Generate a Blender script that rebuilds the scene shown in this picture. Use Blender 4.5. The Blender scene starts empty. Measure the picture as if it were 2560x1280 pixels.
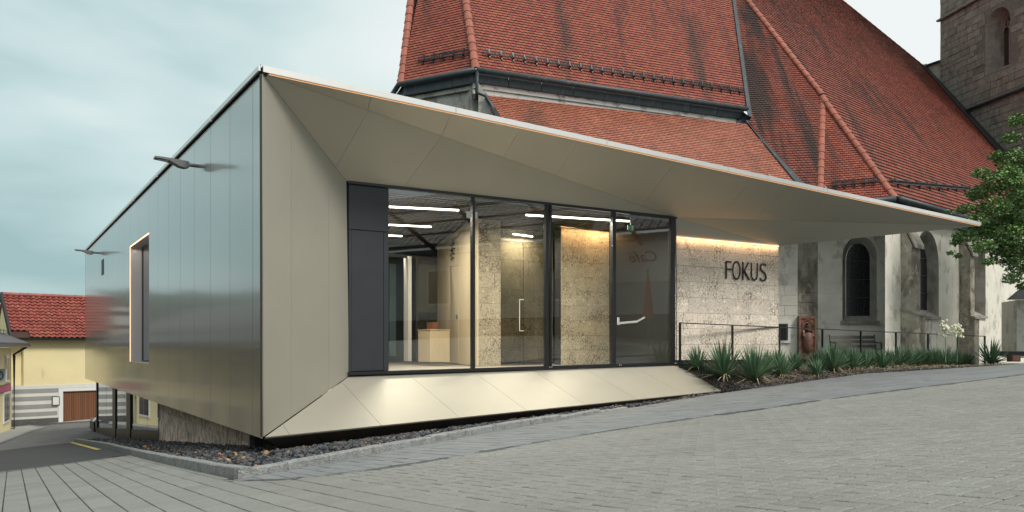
import bpy, bmesh, math, random
from mathutils import Vector, Matrix, noise as mnoise
random.seed(7)
R = math.radians
sc = bpy.context.scene
COL = sc.collection
# ---------------------------------------------------------------- camera
F, CX, HV, EZ = 2050.0, 1280.0, 867.0, 1.6
cam = bpy.data.cameras.new('camera'); camo = bpy.data.objects.new('camera', cam); COL.objects.link(camo)
camo.location = (0, 0, EZ); camo.rotation_euler = (R(90), 0, 0)
cam.sensor_width = 36; cam.lens = F/2560*36
cam.shift_y = (HV-640)/2560
cam.clip_start = .1; cam.clip_end = 3000
sc.camera = camo
sc.view_settings.view_transform = 'Standard'; sc.view_settings.look = 'None'
sc.view_settings.exposure = .42; sc.view_settings.gamma = 1
sc.cycles.use_denoising = True
sc.cycles.max_bounces = 8; sc.cycles.transparent_max_bounces = 16
sc.cycles.caustics_reflective = False; sc.cycles.caustics_refractive = False
# ---------------------------------------------------------------- world
SUN_EL, SUN_DIR = 48, Vector((.62, -.62, 0)).normalized()
W = bpy.data.worlds.new('World'); sc.world = W; W.use_nodes = True
nt = W.node_tree; nt.nodes.clear()
def N(nt, t, **k):
    n = nt.nodes.new(t)
    for a, b in k.items(): setattr(n, a, b)
    return n
out = N(nt, 'ShaderNodeOutputWorld')
sky = N(nt, 'ShaderNodeTexSky', sky_type='NISHITA'); sky.sun_disc = False
sky.sun_elevation = R(SUN_EL); sky.sun_rotation = math.atan2(SUN_DIR.x, SUN_DIR.y); sky.dust_density = 3
bg1 = N(nt, 'ShaderNodeBackground'); bg1.inputs[1].default_value = .07
nt.links.new(sky.outputs[0], bg1.inputs[0])
tc = N(nt, 'ShaderNodeTexCoord')
mp = N(nt, 'ShaderNodeMapping'); mp.inputs['Scale'].default_value = (1.0, 1.0, 3.4); mp.inputs['Location'].default_value = (3.3, .4, .9)
nt.links.new(tc.outputs['Generated'], mp.inputs[0])
cn = N(nt, 'ShaderNodeTexNoise'); cn.inputs['Scale'].default_value = 1.5; cn.inputs['Detail'].default_value = 5; cn.inputs['Roughness'].default_value = .45; cn.inputs['Distortion'].default_value = .3
nt.links.new(mp.outputs[0], cn.inputs['Vector'])
sx = N(nt, 'ShaderNodeSeparateXYZ'); nt.links.new(tc.outputs['Generated'], sx.inputs[0])
# the cloud sheet is thinner (bluer) on the left and solid on the right
mr = N(nt, 'ShaderNodeMapRange'); mr.inputs[1].default_value = -.62; mr.inputs[2].default_value = .05; mr.inputs[3].default_value = -.40; mr.inputs[4].default_value = -.08
nt.links.new(sx.outputs[0], mr.inputs[0])
ad = N(nt, 'ShaderNodeMath', operation='MULTIPLY_ADD'); ad.inputs[1].default_value = 1.75; nt.links.new(cn.outputs[0], ad.inputs[0]); nt.links.new(mr.outputs[0], ad.inputs[2])
rp = N(nt, 'ShaderNodeValToRGB'); nt.links.new(ad.outputs[0], rp.inputs[0])
e = rp.color_ramp.elements
e[0].position = .18; e[0].color = (.30, .44, .45, 1)
e[1].position = .78; e[1].color = (.76, .80, .785, 1)
a_ = rp.color_ramp.elements.new(.36); a_.color = (.49, .62, .62, 1)
a_ = rp.color_ramp.elements.new(.50); a_.color = (.62, .715, .705, 1)
bg2 = N(nt, 'ShaderNodeBackground'); bg2.inputs[1].default_value = .93
nt.links.new(rp.outputs[0], bg2.inputs[0])
mx = N(nt, 'ShaderNodeMixShader'); mx.inputs[0].default_value = .90
nt.links.new(bg1.outputs[0], mx.inputs[1]); nt.links.new(bg2.outputs[0], mx.inputs[2]); nt.links.new(mx.outputs[0], out.inputs[0])
sl = bpy.data.lights.new('sun', 'SUN'); sl.energy = 2.0; sl.angle = R(16); sl.color = (1, .955, .88)
so = bpy.data.objects.new('sun', sl); COL.objects.link(so)
sd = Vector((SUN_DIR.x*math.cos(R(SUN_EL)), SUN_DIR.y*math.cos(R(SUN_EL)), math.sin(R(SUN_EL))))
so.rotation_euler = sd.to_track_quat('Z', 'Y').to_euler(); so.location = (0, 0, 40)

# ---------------------------------------------------------------- geometry helpers
def P(u, v, Y): return Vector(((u-CX)/F*Y, Y, EZ+(HV-v)/F*Y))
def E(x, y, z): return Vector((x, y, z+EZ))          # eye-relative height
EYE = Vector((0, 0, EZ))
def ray(u, v): return Vector(((u-CX)/F, 1, (HV-v)/F))
def plane(a, b, c):
    n = (b-a).cross(c-a).normalized()
    if n.dot(a-EYE) > 0: n = -n                      # faces the camera
    return (a.copy(), n)
def vplane(p, dx, dy): return plane(p, p+Vector((dx, dy, 0)), p+Vector((0, 0, 1)))
def U(u, v, pl):
    d = ray(u, v); return EYE + d*((pl[0]-EYE).dot(pl[1])/d.dot(pl[1]))
def proj(p):
    y = max(p.y, .05); return (CX+F*p.x/y, HV-F*(p.z-EZ)/y)
SA, TA = Vector((.832, .555)), Vector((-.555, .832)); C0 = Vector((-3.65, 12.0))
def g(x, y):
    """ground height, eye-relative"""
    r = Vector((x, y))-C0; s = r.dot(SA); t = r.dot(TA)
    h = -1.545
    h += .060*(max(min(s, 10.5), -14)) + .051*max(0, min(s-10.5, 5.2)) + .016*max(0, min(s-15.7, 12))
    h += -.0876*max(-14, min(t, 22)) - .05*max(0, min(t-22, 30))
    return h
def G(x, y, dz=0): return Vector((x, y, EZ+g(x, y)+dz))
def ug(u, v, dz=0, far=60):
    d = ray(u, v); lo = 1.0; f = lambda Y: (EZ+d.z*Y)-(EZ+g(d.x*Y, Y)+dz)
    Y = 1.0
    while Y < far and f(Y) > 0: Y *= 1.01
    a, b = Y/1.01, Y
    for _ in range(30):
        m = (a+b)/2
        if f(m) > 0: a = m
        else: b = m
    return EYE+d*b
class M:
    def __init__(s): s.v = []; s.f = []; s.m = []
    def add(s, vs, fs, mi=0):
        o = len(s.v); s.v += [tuple(x) for x in vs]; s.f += [tuple(i+o for i in f) for f in fs]; s.m += [mi]*len(fs)
    def poly(s, vs, mi=0): s.add(vs, [tuple(range(len(vs)))], mi)
    def prism(s, vs, off, mi=0):
        n = len(vs); vs = [Vector(x) for x in vs]; b = [x+off for x in vs]
        s.add(vs+b, [tuple(range(n)), tuple(range(2*n-1, n-1, -1))]+[(i, i+n, (i+1) % n+n, (i+1) % n) for i in range(n)], mi)
    def box(s, c, sx, sy, sz, rz=0, mi=0):
        ca, sa = math.cos(rz), math.sin(rz)
        vs = []
        for z in (-1, 1):
            for x, y in ((-1, -1), (1, -1), (1, 1), (-1, 1)):
                X, Y = x*sx/2, y*sy/2; vs.append((c[0]+X*ca-Y*sa, c[1]+X*sa+Y*ca, c[2]+z*sz/2))
        s.add(vs, [(3, 2, 1, 0), (4, 5, 6, 7), (0, 1, 5, 4), (1, 2, 6, 5), (2, 3, 7, 6), (3, 0, 4, 7)], mi)
    def bar(s, a, b, w, h=None, up=Vector((0, 0, 1)), mi=0):
        h = h or w; a = Vector(a); b = Vector(b); d = (b-a).normalized()
        x = d.cross(up)
        if x.length < 1e-4: x = d.cross(Vector((0, 1, 0)))
        x.normalize(); y = x.cross(d)
        vs = [p+x*i*w/2+y*j*h/2 for p in (a, b) for i, j in ((-1, -1), (1, -1), (1, 1), (-1, 1))]
        s.add(vs, [(3, 2, 1, 0), (4, 5, 6, 7), (0, 1, 5, 4), (1, 2, 6, 5), (2, 3, 7, 6), (3, 0, 4, 7)], mi)
    def tube(s, pts, rs, n=8, mi=0, cap=True):
        pts = [Vector(p) for p in pts]
        if not isinstance(rs, (list, tuple)): rs = [rs]*len(pts)
        vs = []
        for i, p in enumerate(pts):
            d = (pts[min(i+1, len(pts)-1)]-pts[max(i-1, 0)]).normalized()
            x = d.cross(Vector((0, 0, 1)))
            if x.length < .05: x = d.cross(Vector((0, 1, 0)))
            x.normalize(); y = x.cross(d)
            vs += [p+(x*math.cos(2*math.pi*k/n)+y*math.sin(2*math.pi*k/n))*rs[i] for k in range(n)]
        fs = [(i*n+k, i*n+(k+1) % n, (i+1)*n+(k+1) % n, (i+1)*n+k) for i in range(len(pts)-1) for k in range(n)]
        if cap: fs += [tuple(range(n-1, -1, -1)), tuple(range((len(pts)-1)*n, len(pts)*n))]
        s.add(vs, fs, mi)
    def mesh(s, name, mats, smooth=False):
        me = bpy.data.meshes.new(name); me.from_pydata(s.v, [], s.f)
        for m in (mats if isinstance(mats, (list, tuple)) else [mats]): me.materials.append(m)
        me.polygons.foreach_set('material_index', s.m)
        if smooth: me.polygons.foreach_set('use_smooth', [True]*len(s.f))
        me.update(); return me
    def build(s, name, mats, parent=None, smooth=False, fixn=True, **props):
        me = s.mesh(name, mats, smooth)
        if fixn:
            bm = bmesh.new(); bm.from_mesh(me); bmesh.ops.recalc_face_normals(bm, faces=bm.faces); bm.to_mesh(me); bm.free()
        o = bpy.data.objects.new(name, me); COL.objects.link(o); par(o, parent)
        for k, v in props.items(): o[k] = v
        return o
INV = {}
def wmat(o):
    m = o.matrix_basis.copy()
    while o.parent:
        m = o.parent.matrix_basis @ o.matrix_parent_inverse @ m; o = o.parent
    return m
def par(o, parent):
    if parent: o.parent = parent; o.matrix_parent_inverse = wmat(parent).inverted()
def thing(name, label, cat, loc=(0, 0, 0), group=None, kind=None):
    o = bpy.data.objects.new(name, None); COL.objects.link(o); o.location = loc; o.empty_display_size = .2
    o['label'] = label; o['category'] = cat
    if group: o['group'] = group
    if kind: o['kind'] = kind
    return o
def copytree(o, parent=None):
    c = o.copy(); COL.objects.link(c)
    if parent: c.parent = parent
    for ch in o.children: copytree(ch, c)
    return c
class FZ:
    """frame of an upright face whose second axis is always up"""
    def __init__(s, o, e1, n):
        s.o = o; s.n = n.normalized(); s.e1 = (e1-s.n*e1.dot(s.n)).normalized(); s.e2 = Vector((0, 0, 1))
    def to2(s, p): d = p-s.o; return (d.dot(s.e1), d.dot(s.e2))
    def to3(s, p, h=0): return s.o+s.e1*p[0]+s.e2*p[1]+s.n*h
# 2D polygon tools
def parea(p): return sum(p[i][0]*p[(i+1) % len(p)][1]-p[(i+1) % len(p)][0]*p[i][1] for i in range(len(p)))/2
def half(poly, a, b, keep=1):
    """part of poly on the left (keep=1) or right (-1) of the line a->b"""
    r = []; n = len(poly)
    sd_ = lambda p: ((b[0]-a[0])*(p[1]-a[1])-(b[1]-a[1])*(p[0]-a[0]))*keep
    for i in range(n):
        p, q = poly[i], poly[(i+1) % n]; sp, sq = sd_(p), sd_(q)
        if sp >= 0: r.append(p)
        if sp*sq < 0:
            t = sp/(sp-sq); r.append((p[0]+(q[0]-p[0])*t, p[1]+(q[1]-p[1])*t))
    return r
def clip(poly, cv):
    if parea(cv) < 0: cv = cv[::-1]
    for i in range(len(cv)):
        poly = half(poly, cv[i], cv[(i+1) % len(cv)], 1)
        if len(poly) < 3: return []
    return poly
def inset(poly, d):
    if parea(poly) < 0: poly = poly[::-1]
    n = len(poly); res = list(poly)
    for i in range(n):
        a, b = Vector(poly[i]), Vector(poly[(i+1) % n]); e_ = b-a
        if e_.length < 1e-6: continue
        nn = Vector((-e_.y, e_.x)).normalized()*d
        res = half(res, tuple(a+nn), tuple(b+nn), 1)
        if len(res) < 3: return []
    return res
class Frame:
    up = False
    def __init__(s, o, e1, n):
        s.o = o; s.n = n.normalized(); s.e1 = (e1-s.n*e1.dot(s.n)).normalized(); s.e2 = s.n.cross(s.e1)
    def to2(s, p): d = p-s.o; return (d.dot(s.e1), d.dot(s.e2))
    def to3(s, p, h=0): return s.o+s.e1*p[0]+s.e2*p[1]+s.n*h
    def mat(s): return Matrix(((s.e1.x, s.e2.x, s.n.x, 0), (s.e1.y, s.e2.y, s.n.y, 0), (s.e1.z, s.e2.z, s.n.z, 0), (0, 0, 0, 1)))
SH = {}
def pieces(name, fr, polys, mat, parent, th=.03, cham=0, lift=0, jit=0, limit=300, stuff=None, tilt=0, jpos=0, wedge=0):
    """raised pieces on a plane: the largest in the photo one by one, the rest joined"""
    items = []
    for i, p in enumerate(polys):
        if len(p) < 3 or abs(parea(p)) < 1e-5: continue
        if parea(p) < 0: p = p[::-1]
        cx = sum(q[0] for q in p)/len(p); cy = sum(q[1] for q in p)/len(p)
        loc = tuple((round(q[0]-cx, 4), round(q[1]-cy, 4)) for q in p)
        pp = [proj(fr.to3(q)) for q in p]; ap = abs(parea(pp))
        c = proj(fr.to3((cx, cy)))
        if not (-30 < c[0] < 2590 and -30 < c[1] < 1310) or fr.to3((cx, cy)).y < .3: ap = 0
        items.append((ap, loc, cx, cy))
    items.sort(key=lambda a: -a[0])
    bm_ = fr.mat(); big = M(); nb = 0
    for k, (ap, loc, cx, cy) in enumerate(items):
        o3 = fr.to3((cx+random.uniform(-jpos, jpos), cy+random.uniform(-jpos, jpos)), lift+random.uniform(-jit, jit))
        mw = Matrix.Translation(o3) @ bm_
        if tilt: mw = mw @ Matrix.Rotation(random.uniform(-tilt, tilt), 4, 'X') @ Matrix.Rotation(random.uniform(-tilt, tilt), 4, 'Y')
        n = len(loc)
        top = inset(list(loc), cham) if cham else []
        if len(top) != n: top = list(loc)
        else:   # keep vertex order matched
            st = min(range(n), key=lambda i: (top[i][0]-loc[0][0])**2+(top[i][1]-loc[0][1])**2); top = top[st:]+top[:st]
        vs = [(q[0], q[1], 0) for q in loc]+[(q[0], q[1], th-cham*.6-wedge*q[1]) for q in loc]
        fs = [(i, (i+1) % n, (i+1) % n+n, i+n) for i in range(n)]
        if cham:
            vs += [(q[0], q[1], th) for q in top]; fs += [(i+n, (i+1) % n+n, (i+1) % n+2*n, i+2*n) for i in range(n)]; fs.append(tuple(range(2*n, 3*n)))
        else: fs.append(tuple(range(n, 2*n)))
        if k < limit and ap > 0:
            key = (loc, th, cham, mat.name)
            if key not in SH:
                m = M(); m.add(vs, fs); SH[key] = m.mesh(name, mat)
            o = bpy.data.objects.new(name, SH[key]); COL.objects.link(o); o.matrix_basis = mw; par(o, parent)
        else:
            big.add([mw @ Vector(v) for v in vs], fs); nb += 1
    if nb: big.build(stuff or name+'_field', mat, parent, fixn=False, kind='stuff')
def slab(name, fr, poly, mat, parent, th=.02, back=0, **props):
    m = M(); m.prism([fr.to3(q, back) for q in poly], fr.n*th); return m.build(name, mat, parent, **props)
def rect(x0, y0, x1, y1): return [(x0, y0), (x1, y0), (x1, y1), (x0, y1)]
def courses(x0, x1, y0, y1, h, wmin, wmax, gap=.006, hj=0, offs=.5):
    r = []; y = y0; k = 0
    while y < y1:
        hh = h*random.uniform(1-hj, 1+hj); x = x0-random.uniform(0, wmax) if wmin != wmax else x0-(wmin*offs if k % 2 else 0)
        while x < x1:
            w = random.uniform(wmin, wmax); r.append(rect(x+gap/2, y+gap/2, x+w-gap/2, y+hh-gap/2)); x += w
        y += hh; k += 1
    return r

# ---------------------------------------------------------------- materials
def mat(name, base, rough=.6, metal=0, var=.12, vs=3.0, fine=0, fs=60, bump=0, bs=30, island=0, hue=0, stain=None, coat=0, spec=.5, stretch=None, coatr=.1):
    m = bpy.data.materials.new(name); m.use_nodes = True; t = m.node_tree; b = t.nodes['Principled BSDF']
    L = t.links.new
    b.inputs['Roughness'].default_value = rough; b.inputs['Metallic'].default_value = metal; b.inputs['Specular IOR Level'].default_value = spec
    if coat: b.inputs['Coat Weight'].default_value = coat; b.inputs['Coat Roughness'].default_value = coatr
    geo = N(t, 'ShaderNodeNewGeometry'); pos = geo.outputs['Position']
    if stretch:
        mp = N(t, 'ShaderNodeMapping'); mp.inputs['Scale'].default_value = stretch; L(pos, mp.inputs[0]); pos = mp.outputs[0]
    col = N(t, 'ShaderNodeRGB'); col.outputs[0].default_value = (*base, 1); cur = col.outputs[0]
    def mul(fac_out, lo, hi, cur):
        mr = N(t, 'ShaderNodeMapRange'); mr.inputs[3].default_value = lo; mr.inputs[4].default_value = hi; mr.inputs[1].default_value = .25; mr.inputs[2].default_value = .75
        L(fac_out, mr.inputs[0]); v = N(t, 'ShaderNodeVectorMath', operation='SCALE'); L(cur, v.inputs[0]); L(mr.outputs[0], v.inputs['Scale']); return v.outputs[0]
    if var:
        n = N(t, 'ShaderNodeTexNoise'); n.inputs['Scale'].default_value = vs; n.inputs['Detail'].default_value = 6; n.inputs['Roughness'].default_value = .6; L(pos, n.inputs['Vector'])
        cur = mul(n.outputs[0], 1-var, 1+var, cur)
    if fine:
        n = N(t, 'ShaderNodeTexNoise'); n.inputs['Scale'].default_value = fs; n.inputs['Detail'].default_value = 2; L(pos, n.inputs['Vector'])
        cur = mul(n.outputs[0], 1-fine, 1+fine, cur)
    if island:
        oi = N(t, 'ShaderNodeObjectInfo'); a = N(t, 'ShaderNodeMath', operation='ADD'); L(oi.outputs['Random'], a.inputs[0]); L(geo.outputs['Random Per Island'], a.inputs[1])
        f_ = N(t, 'ShaderNodeMath', operation='FRACT'); L(a.outputs[0], f_.inputs[0])
        mr = N(t, 'ShaderNodeMapRange'); mr.inputs[3].default_value = 1-island; mr.inputs[4].default_value = 1+island; L(f_.outputs[0], mr.inputs[0])
        v = N(t, 'ShaderNodeVectorMath', operation='SCALE'); L(cur, v.inputs[0]); L(mr.outputs[0], v.inputs['Scale']); cur = v.outputs[0]
        if hue:
            hs = N(t, 'ShaderNodeHueSaturation'); mr2 = N(t, 'ShaderNodeMapRange'); mr2.inputs[3].default_value = .5-hue; mr2.inputs[4].default_value = .5+hue
            m3 = N(t, 'ShaderNodeMath', operation='MULTIPLY'); m3.inputs[1].default_value = 7.31; L(f_.outputs[0], m3.inputs[0]); f2 = N(t, 'ShaderNodeMath', operation='FRACT'); L(m3.outputs[0], f2.inputs[0])
            L(f2.outputs[0], mr2.inputs[0]); L(mr2.outputs[0], hs.inputs['Hue']); L(cur, hs.inputs['Color']); cur = hs.outputs[0]
    for st in (stain or []):
        c2, scale, lo, hi, amt, zs = st
        mp = N(t, 'ShaderNodeMapping'); mp.inputs['Scale'].default_value = (1, 1, zs) if not isinstance(zs, tuple) else zs; L(geo.outputs['Position'], mp.inputs[0])
        n = N(t, 'ShaderNodeTexNoise'); n.inputs['Scale'].default_value = scale; n.inputs['Detail'].default_value = 7; n.inputs['Roughness'].default_value = .62; n.inputs['Distortion'].default_value = .4; L(mp.outputs[0], n.inputs['Vector'])
        mr = N(t, 'ShaderNodeMapRange'); mr.inputs[1].default_value = lo; mr.inputs[2].default_value = hi; mr.inputs[4].default_value = amt; L(n.outputs[0], mr.inputs[0])
        mxx = N(t, 'ShaderNodeMix', data_type='RGBA'); L(mr.outputs[0], mxx.inputs[0]); L(cur, mxx.inputs[6]); mxx.inputs[7].default_value = (*c2, 1); cur = mxx.outputs[2]
    L(cur, b.inputs['Base Color'])
    if bump:
        n = N(t, 'ShaderNodeTexNoise'); n.inputs['Scale'].default_value = bs; n.inputs['Detail'].default_value = 5; L(geo.outputs['Position'], n.inputs['Vector'])
        bp = N(t, 'ShaderNodeBump'); bp.inputs['Strength'].default_value = bump; bp.inputs['Distance'].default_value = .02; L(n.outputs[0], bp.inputs['Height']); L(bp.outputs[0], b.inputs['Normal'])
    return m
def emis(name, c, s):
    m = bpy.data.materials.new(name); m.use_nodes = True; t = m.node_tree; t.nodes.clear()
    o = N(t, 'ShaderNodeOutputMaterial'); e_ = N(t, 'ShaderNodeEmission'); e_.inputs[0].default_value = (*c, 1); e_.inputs[1].default_value = s; t.links.new(e_.outputs[0], o.inputs[0]); return m
def glassm(name, tint=(.86, .9, .88), ior=1.75, rough=0.0):
    m = bpy.data.materials.new(name); m.use_nodes = True; t = m.node_tree; t.nodes.clear()
    o = N(t, 'ShaderNodeOutputMaterial'); tr = N(t, 'ShaderNodeBsdfTransparent'); tr.inputs[0].default_value = (*tint, 1)
    gl = N(t, 'ShaderNodeBsdfGlossy'); gl.inputs['Roughness'].default_value = rough; gl.inputs[0].default_value = (.93, .97, 1, 1)
    f0 = ((ior-1)/(ior+1))**2; lw = N(t, 'ShaderNodeLayerWeight'); lw.inputs[0].default_value = .5; pw = N(t, 'ShaderNodeMath', operation='POWER'); pw.inputs[1].default_value = 5; t.links.new(lw.outputs['Facing'], pw.inputs[0])
    fr = N(t, 'ShaderNodeMapRange'); fr.inputs[3].default_value = f0; fr.inputs[4].default_value = 1; t.links.new(pw.outputs[0], fr.inputs[0]); mx = N(t, 'ShaderNodeMixShader')
    t.links.new(fr.outputs[0], mx.inputs[0]); t.links.new(tr.outputs[0], mx.inputs[1]); t.links.new(gl.outputs[0], mx.inputs[2]); t.links.new(mx.outputs[0], o.inputs[0]); return m
def conglomerate(name, base, pebble=1.0, dark=.5, island=.1, th=(.74, .80)):
    m = mat(name, base, rough=.8, var=.12, vs=2.5, island=island)
    t = m.node_tree; L = t.links.new; b = t.nodes['Principled BSDF']; cur = b.inputs['Base Color'].links[0].from_socket
    geo = N(t, 'ShaderNodeNewGeometry')
    def vor(scale, seed, lo, hi, ramp, cur):
        mp = N(t, 'ShaderNodeMapping'); mp.inputs['Location'].default_value = (seed, seed*2, seed*3); L(geo.outputs['Position'], mp.inputs[0])
        w = N(t, 'ShaderNodeTexNoise'); w.inputs['Scale'].default_value = scale*.9; L(mp.outputs[0], w.inputs['Vector'])
        mm = N(t, 'ShaderNodeMix', data_type='VECTOR'); mm.inputs[0].default_value = .035; L(mp.outputs[0], mm.inputs[4]); L(w.outputs['Color'], mm.inputs[5])
        v = N(t, 'ShaderNodeTexVoronoi'); v.inputs['Scale'].default_value = scale; L(mm.outputs[1], v.inputs['Vector'])
        sp = N(t, 'ShaderNodeSeparateColor'); L(v.outputs['Color'], sp.inputs[0])
        thr = N(t, 'ShaderNodeMapRange'); thr.inputs[1].default_value = lo; thr.inputs[2].default_value = hi; L(sp.outputs[0], thr.inputs[0])
        dm = N(t, 'ShaderNodeMapRange'); dm.inputs[1].default_value = .5; dm.inputs[2].default_value = .38; L(v.outputs['Distance'], dm.inputs[0])
        f_ = N(t, 'ShaderNodeMath', operation='MULTIPLY'); L(thr.outputs[0], f_.inputs[0]); L(dm.outputs[0], f_.inputs[1])
        rr = N(t, 'ShaderNodeValToRGB'); rr.color_ramp.interpolation = 'CONSTANT'; L(sp.outputs[1], rr.inputs[0])
        els = rr.color_ramp.elements; els[0].color = (*ramp[0], 1); els[0].position = 0; els[1].position = 1/len(ramp); els[1].color = (*ramp[1], 1)
        for i in range(2, len(ramp)): q = els.new(i/len(ramp)); q.color = (*ramp[i], 1)
        mx = N(t, 'ShaderNodeMix', data_type='RGBA'); L(f_.outputs[0], mx.inputs[0]); L(cur, mx.inputs[6]); L(rr.outputs[0], mx.inputs[7]); return mx.outputs[2]
    B = Vector(base); k = pebble
    cur = vor(34, 1.3, .60, .62, [tuple(B*1.28), tuple(B*.72), (B.x*.75, B.y*.66, B.z*.58), tuple(B*1.1), (B.x*.8, B.y*.82, B.z*.85)], cur)
    cur = vor(13, 4.7, .74, .76, [tuple(B*1.3), tuple(B*.85), (B.x*.78, B.y*.80, B.z*.82), tuple(B*1.15)], cur)
    n = N(t, 'ShaderNodeTexNoise'); n.inputs['Scale'].default_value = 26; n.inputs['Detail'].default_value = 4; n.inputs['Roughness'].default_value = .7; L(geo.outputs['Position'], n.inputs['Vector'])
    n2 = N(t, 'ShaderNodeTexNoise'); n2.inputs['Scale'].default_value = 2.2; L(geo.outputs['Position'], n2.inputs['Vector'])
    ad = N(t, 'ShaderNodeMath', operation='MULTIPLY_ADD'); L(n2.outputs[0], ad.inputs[0]); ad.inputs[1].default_value = .35; L(n.outputs[0], ad.inputs[2])
    mr = N(t, 'ShaderNodeMapRange'); mr.inputs[1].default_value = th[0]; mr.inputs[2].default_value = th[1]; mr.inputs[4].default_value = dark; L(ad.outputs[0], mr.inputs[0])
    mx = N(t, 'ShaderNodeMix', data_type='RGBA'); L(mr.outputs[0], mx.inputs[0]); L(cur, mx.inputs[6]); mx.inputs[7].default_value = (B.x*.22, B.y*.18, B.z*.15, 1)
    L(mx.outputs[2], b.inputs['Base Color'])
    bp = N(t, 'ShaderNodeBump'); bp.inputs['Strength'].default_value = .5; bp.inputs['Distance'].default_value = .01; bp.invert = True; L(ad.outputs[0], bp.inputs['Height']); L(bp.outputs[0], b.inputs['Normal'])
    return m
champ = mat('champagne_aluminium', (.475, .452, .38), rough=.54, metal=.62, var=.03, vs=1.2, fine=.05, fs=160, island=.02)
clad = mat('facade_aluminium', (.40, .385, .345), rough=.27, metal=.72, var=.03, vs=.6, coat=.9, coatr=.10, island=.03, fine=.03, fs=120)
silver = mat('edge_metal', (.74, .73, .70), rough=.3, metal=.6, var=.03, coat=.3)
darkmetal = mat('anthracite_metal', (.032, .036, .042), rough=.45, var=.1, spec=.4)
black = mat('black_steel', (.012, .013, .014), rough=.4, var=.05)
zinc = mat('lead_flashing', (.045, .06, .068), rough=.5, metal=.2, var=.25, vs=4, stain=[((.12, .15, .16), 6, .55, .7, .5, .4)])
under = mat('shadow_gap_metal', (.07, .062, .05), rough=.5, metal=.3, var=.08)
joint = mat('joint_dark', (.03, .03, .03), rough=.9, var=0)
fokstone = conglomerate('pale_conglomerate', (.74, .65, .545), dark=.85, th=(.73, .79))
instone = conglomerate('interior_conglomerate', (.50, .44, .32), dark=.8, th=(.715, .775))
basestone = mat('chiselled_conglomerate', (.74, .62, .50), rough=.9, var=.4, vs=11, fine=.35, fs=24, bump=1.0, bs=28, island=.12, stretch=(1, 1, .5), stain=[((.17, .135, .11), 11, .50, .58, .8, .3)])
paver = mat('concrete_paver', (.215, .215, .195), rough=.66, var=.12, vs=.6, fine=.38, fs=110, bump=.4, bs=120, island=.07, hue=.012, spec=.8, stain=[((.15, .137, .115), 1.1, .52, .72, .45, 1), ((.09, .085, .075), 7, .64, .72, .5, 1)])
paver2 = mat('path_paver', (.19, .20, .205), rough=.62, var=.12, vs=1.2, fine=.2, fs=150, bump=.25, bs=140, island=.09, spec=.4)
bed = mat('sand_joint', (.035, .034, .03), rough=.95, var=.2)
asph_new = mat('dark_asphalt', (.055, .056, .058), rough=.85, var=.18, vs=2, fine=.3, fs=140, bump=.4, bs=120)
asph_old = mat('worn_asphalt', (.13, .13, .13), rough=.85, var=.2, vs=1.2, fine=.25, fs=120, bump=.3, bs=120)
soil = mat('ground_soil', (.10, .10, .095), rough=.95, var=.3)
granite = mat('granite_kerb', (.27, .275, .27), rough=.85, var=.25, vs=12, fine=.5, fs=90, bump=1.0, bs=45, stain=[((.10, .10, .09), 9, .5, .66, .5, 1)])
dgranite = mat('dark_granite', (.07, .073, .07), rough=.85, var=.35, vs=12, fine=.4, fs=90, bump=1.0, bs=45, island=.3)
lava = mat('lava_gravel', (.060, .063, .068), rough=.85, var=.4, vs=20, island=.75, hue=.02, bump=.5, bs=60)
lava2 = mat('rusty_gravel', (.26, .15, .08), rough=.85, var=.3, vs=20, island=.6, hue=.02)
mulch = mat('bed_mulch', (.085, .062, .05), rough=.95, var=.4, vs=20, island=.6)
yellowp = mat('yellow_paint', (.55, .45, .10), rough=.7, var=.2, vs=14, stain=[((.2, .18, .1), 18, .5, .6, .6, 1)])
rtile = mat('clay_tile', (.27, .070, .044), rough=.62, var=.16, vs=1.5, island=.17, hue=.010, spec=.35, stain=[((.06, .034, .028), 1.2, .51, .68, .85, (1, .18, .12)), ((.10, .06, .05), 5, .6, .72, .5, .3)])
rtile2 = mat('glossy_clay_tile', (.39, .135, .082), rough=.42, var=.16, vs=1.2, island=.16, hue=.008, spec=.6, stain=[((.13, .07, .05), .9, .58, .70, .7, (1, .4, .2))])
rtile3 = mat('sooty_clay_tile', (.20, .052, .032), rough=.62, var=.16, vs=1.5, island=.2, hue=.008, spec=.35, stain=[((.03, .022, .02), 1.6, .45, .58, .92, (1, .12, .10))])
ridge = mat('ridge_clay', (.31, .095, .06), rough=.6, var=.2, vs=4, island=.12)
under_tile = mat('roof_shade_underlay', (.06, .03, .025), rough=.9, var=.1)  # kept dark to paint the shade between church tile rows
plaster = mat('aged_plaster', (.72, .69, .60), rough=.9, var=.12, vs=1.4, fine=.08, fs=50, bump=.3, bs=18, island=.05, stain=[((.22, .20, .155), .9, .60, .68, .75, .45), ((.36, .33, .26), 2.8, .54, .62, .6, .6), ((.76, .74, .68), 1.9, .54, .62, .6, 1)])
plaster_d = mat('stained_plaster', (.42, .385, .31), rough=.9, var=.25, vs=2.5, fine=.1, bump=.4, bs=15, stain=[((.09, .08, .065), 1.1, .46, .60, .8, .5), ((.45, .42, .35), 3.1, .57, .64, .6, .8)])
cornice = mat('white_cornice', (.62, .60, .57), rough=.8, var=.1, stain=[((.22, .15, .12), 2.6, .55, .63, .75, 2.0)])
towerst = mat('tower_stone', (.225, .205, .175), rough=.92, var=.3, vs=3.2, fine=.3, fs=40, bump=.9, bs=16, island=.15, hue=.015, stain=[((.06, .052, .045), 1.6, .54, .68, .6, .6), ((.30, .27, .22), 6, .62, .70, .5, 1)])
towerjt = mat('tower_mortar', (.15, .138, .118), rough=.95, var=.3, vs=5)
leadglass = mat('leaded_glass', (.012, .012, .016), rough=.25, var=.5, vs=20, spec=.5)
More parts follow.
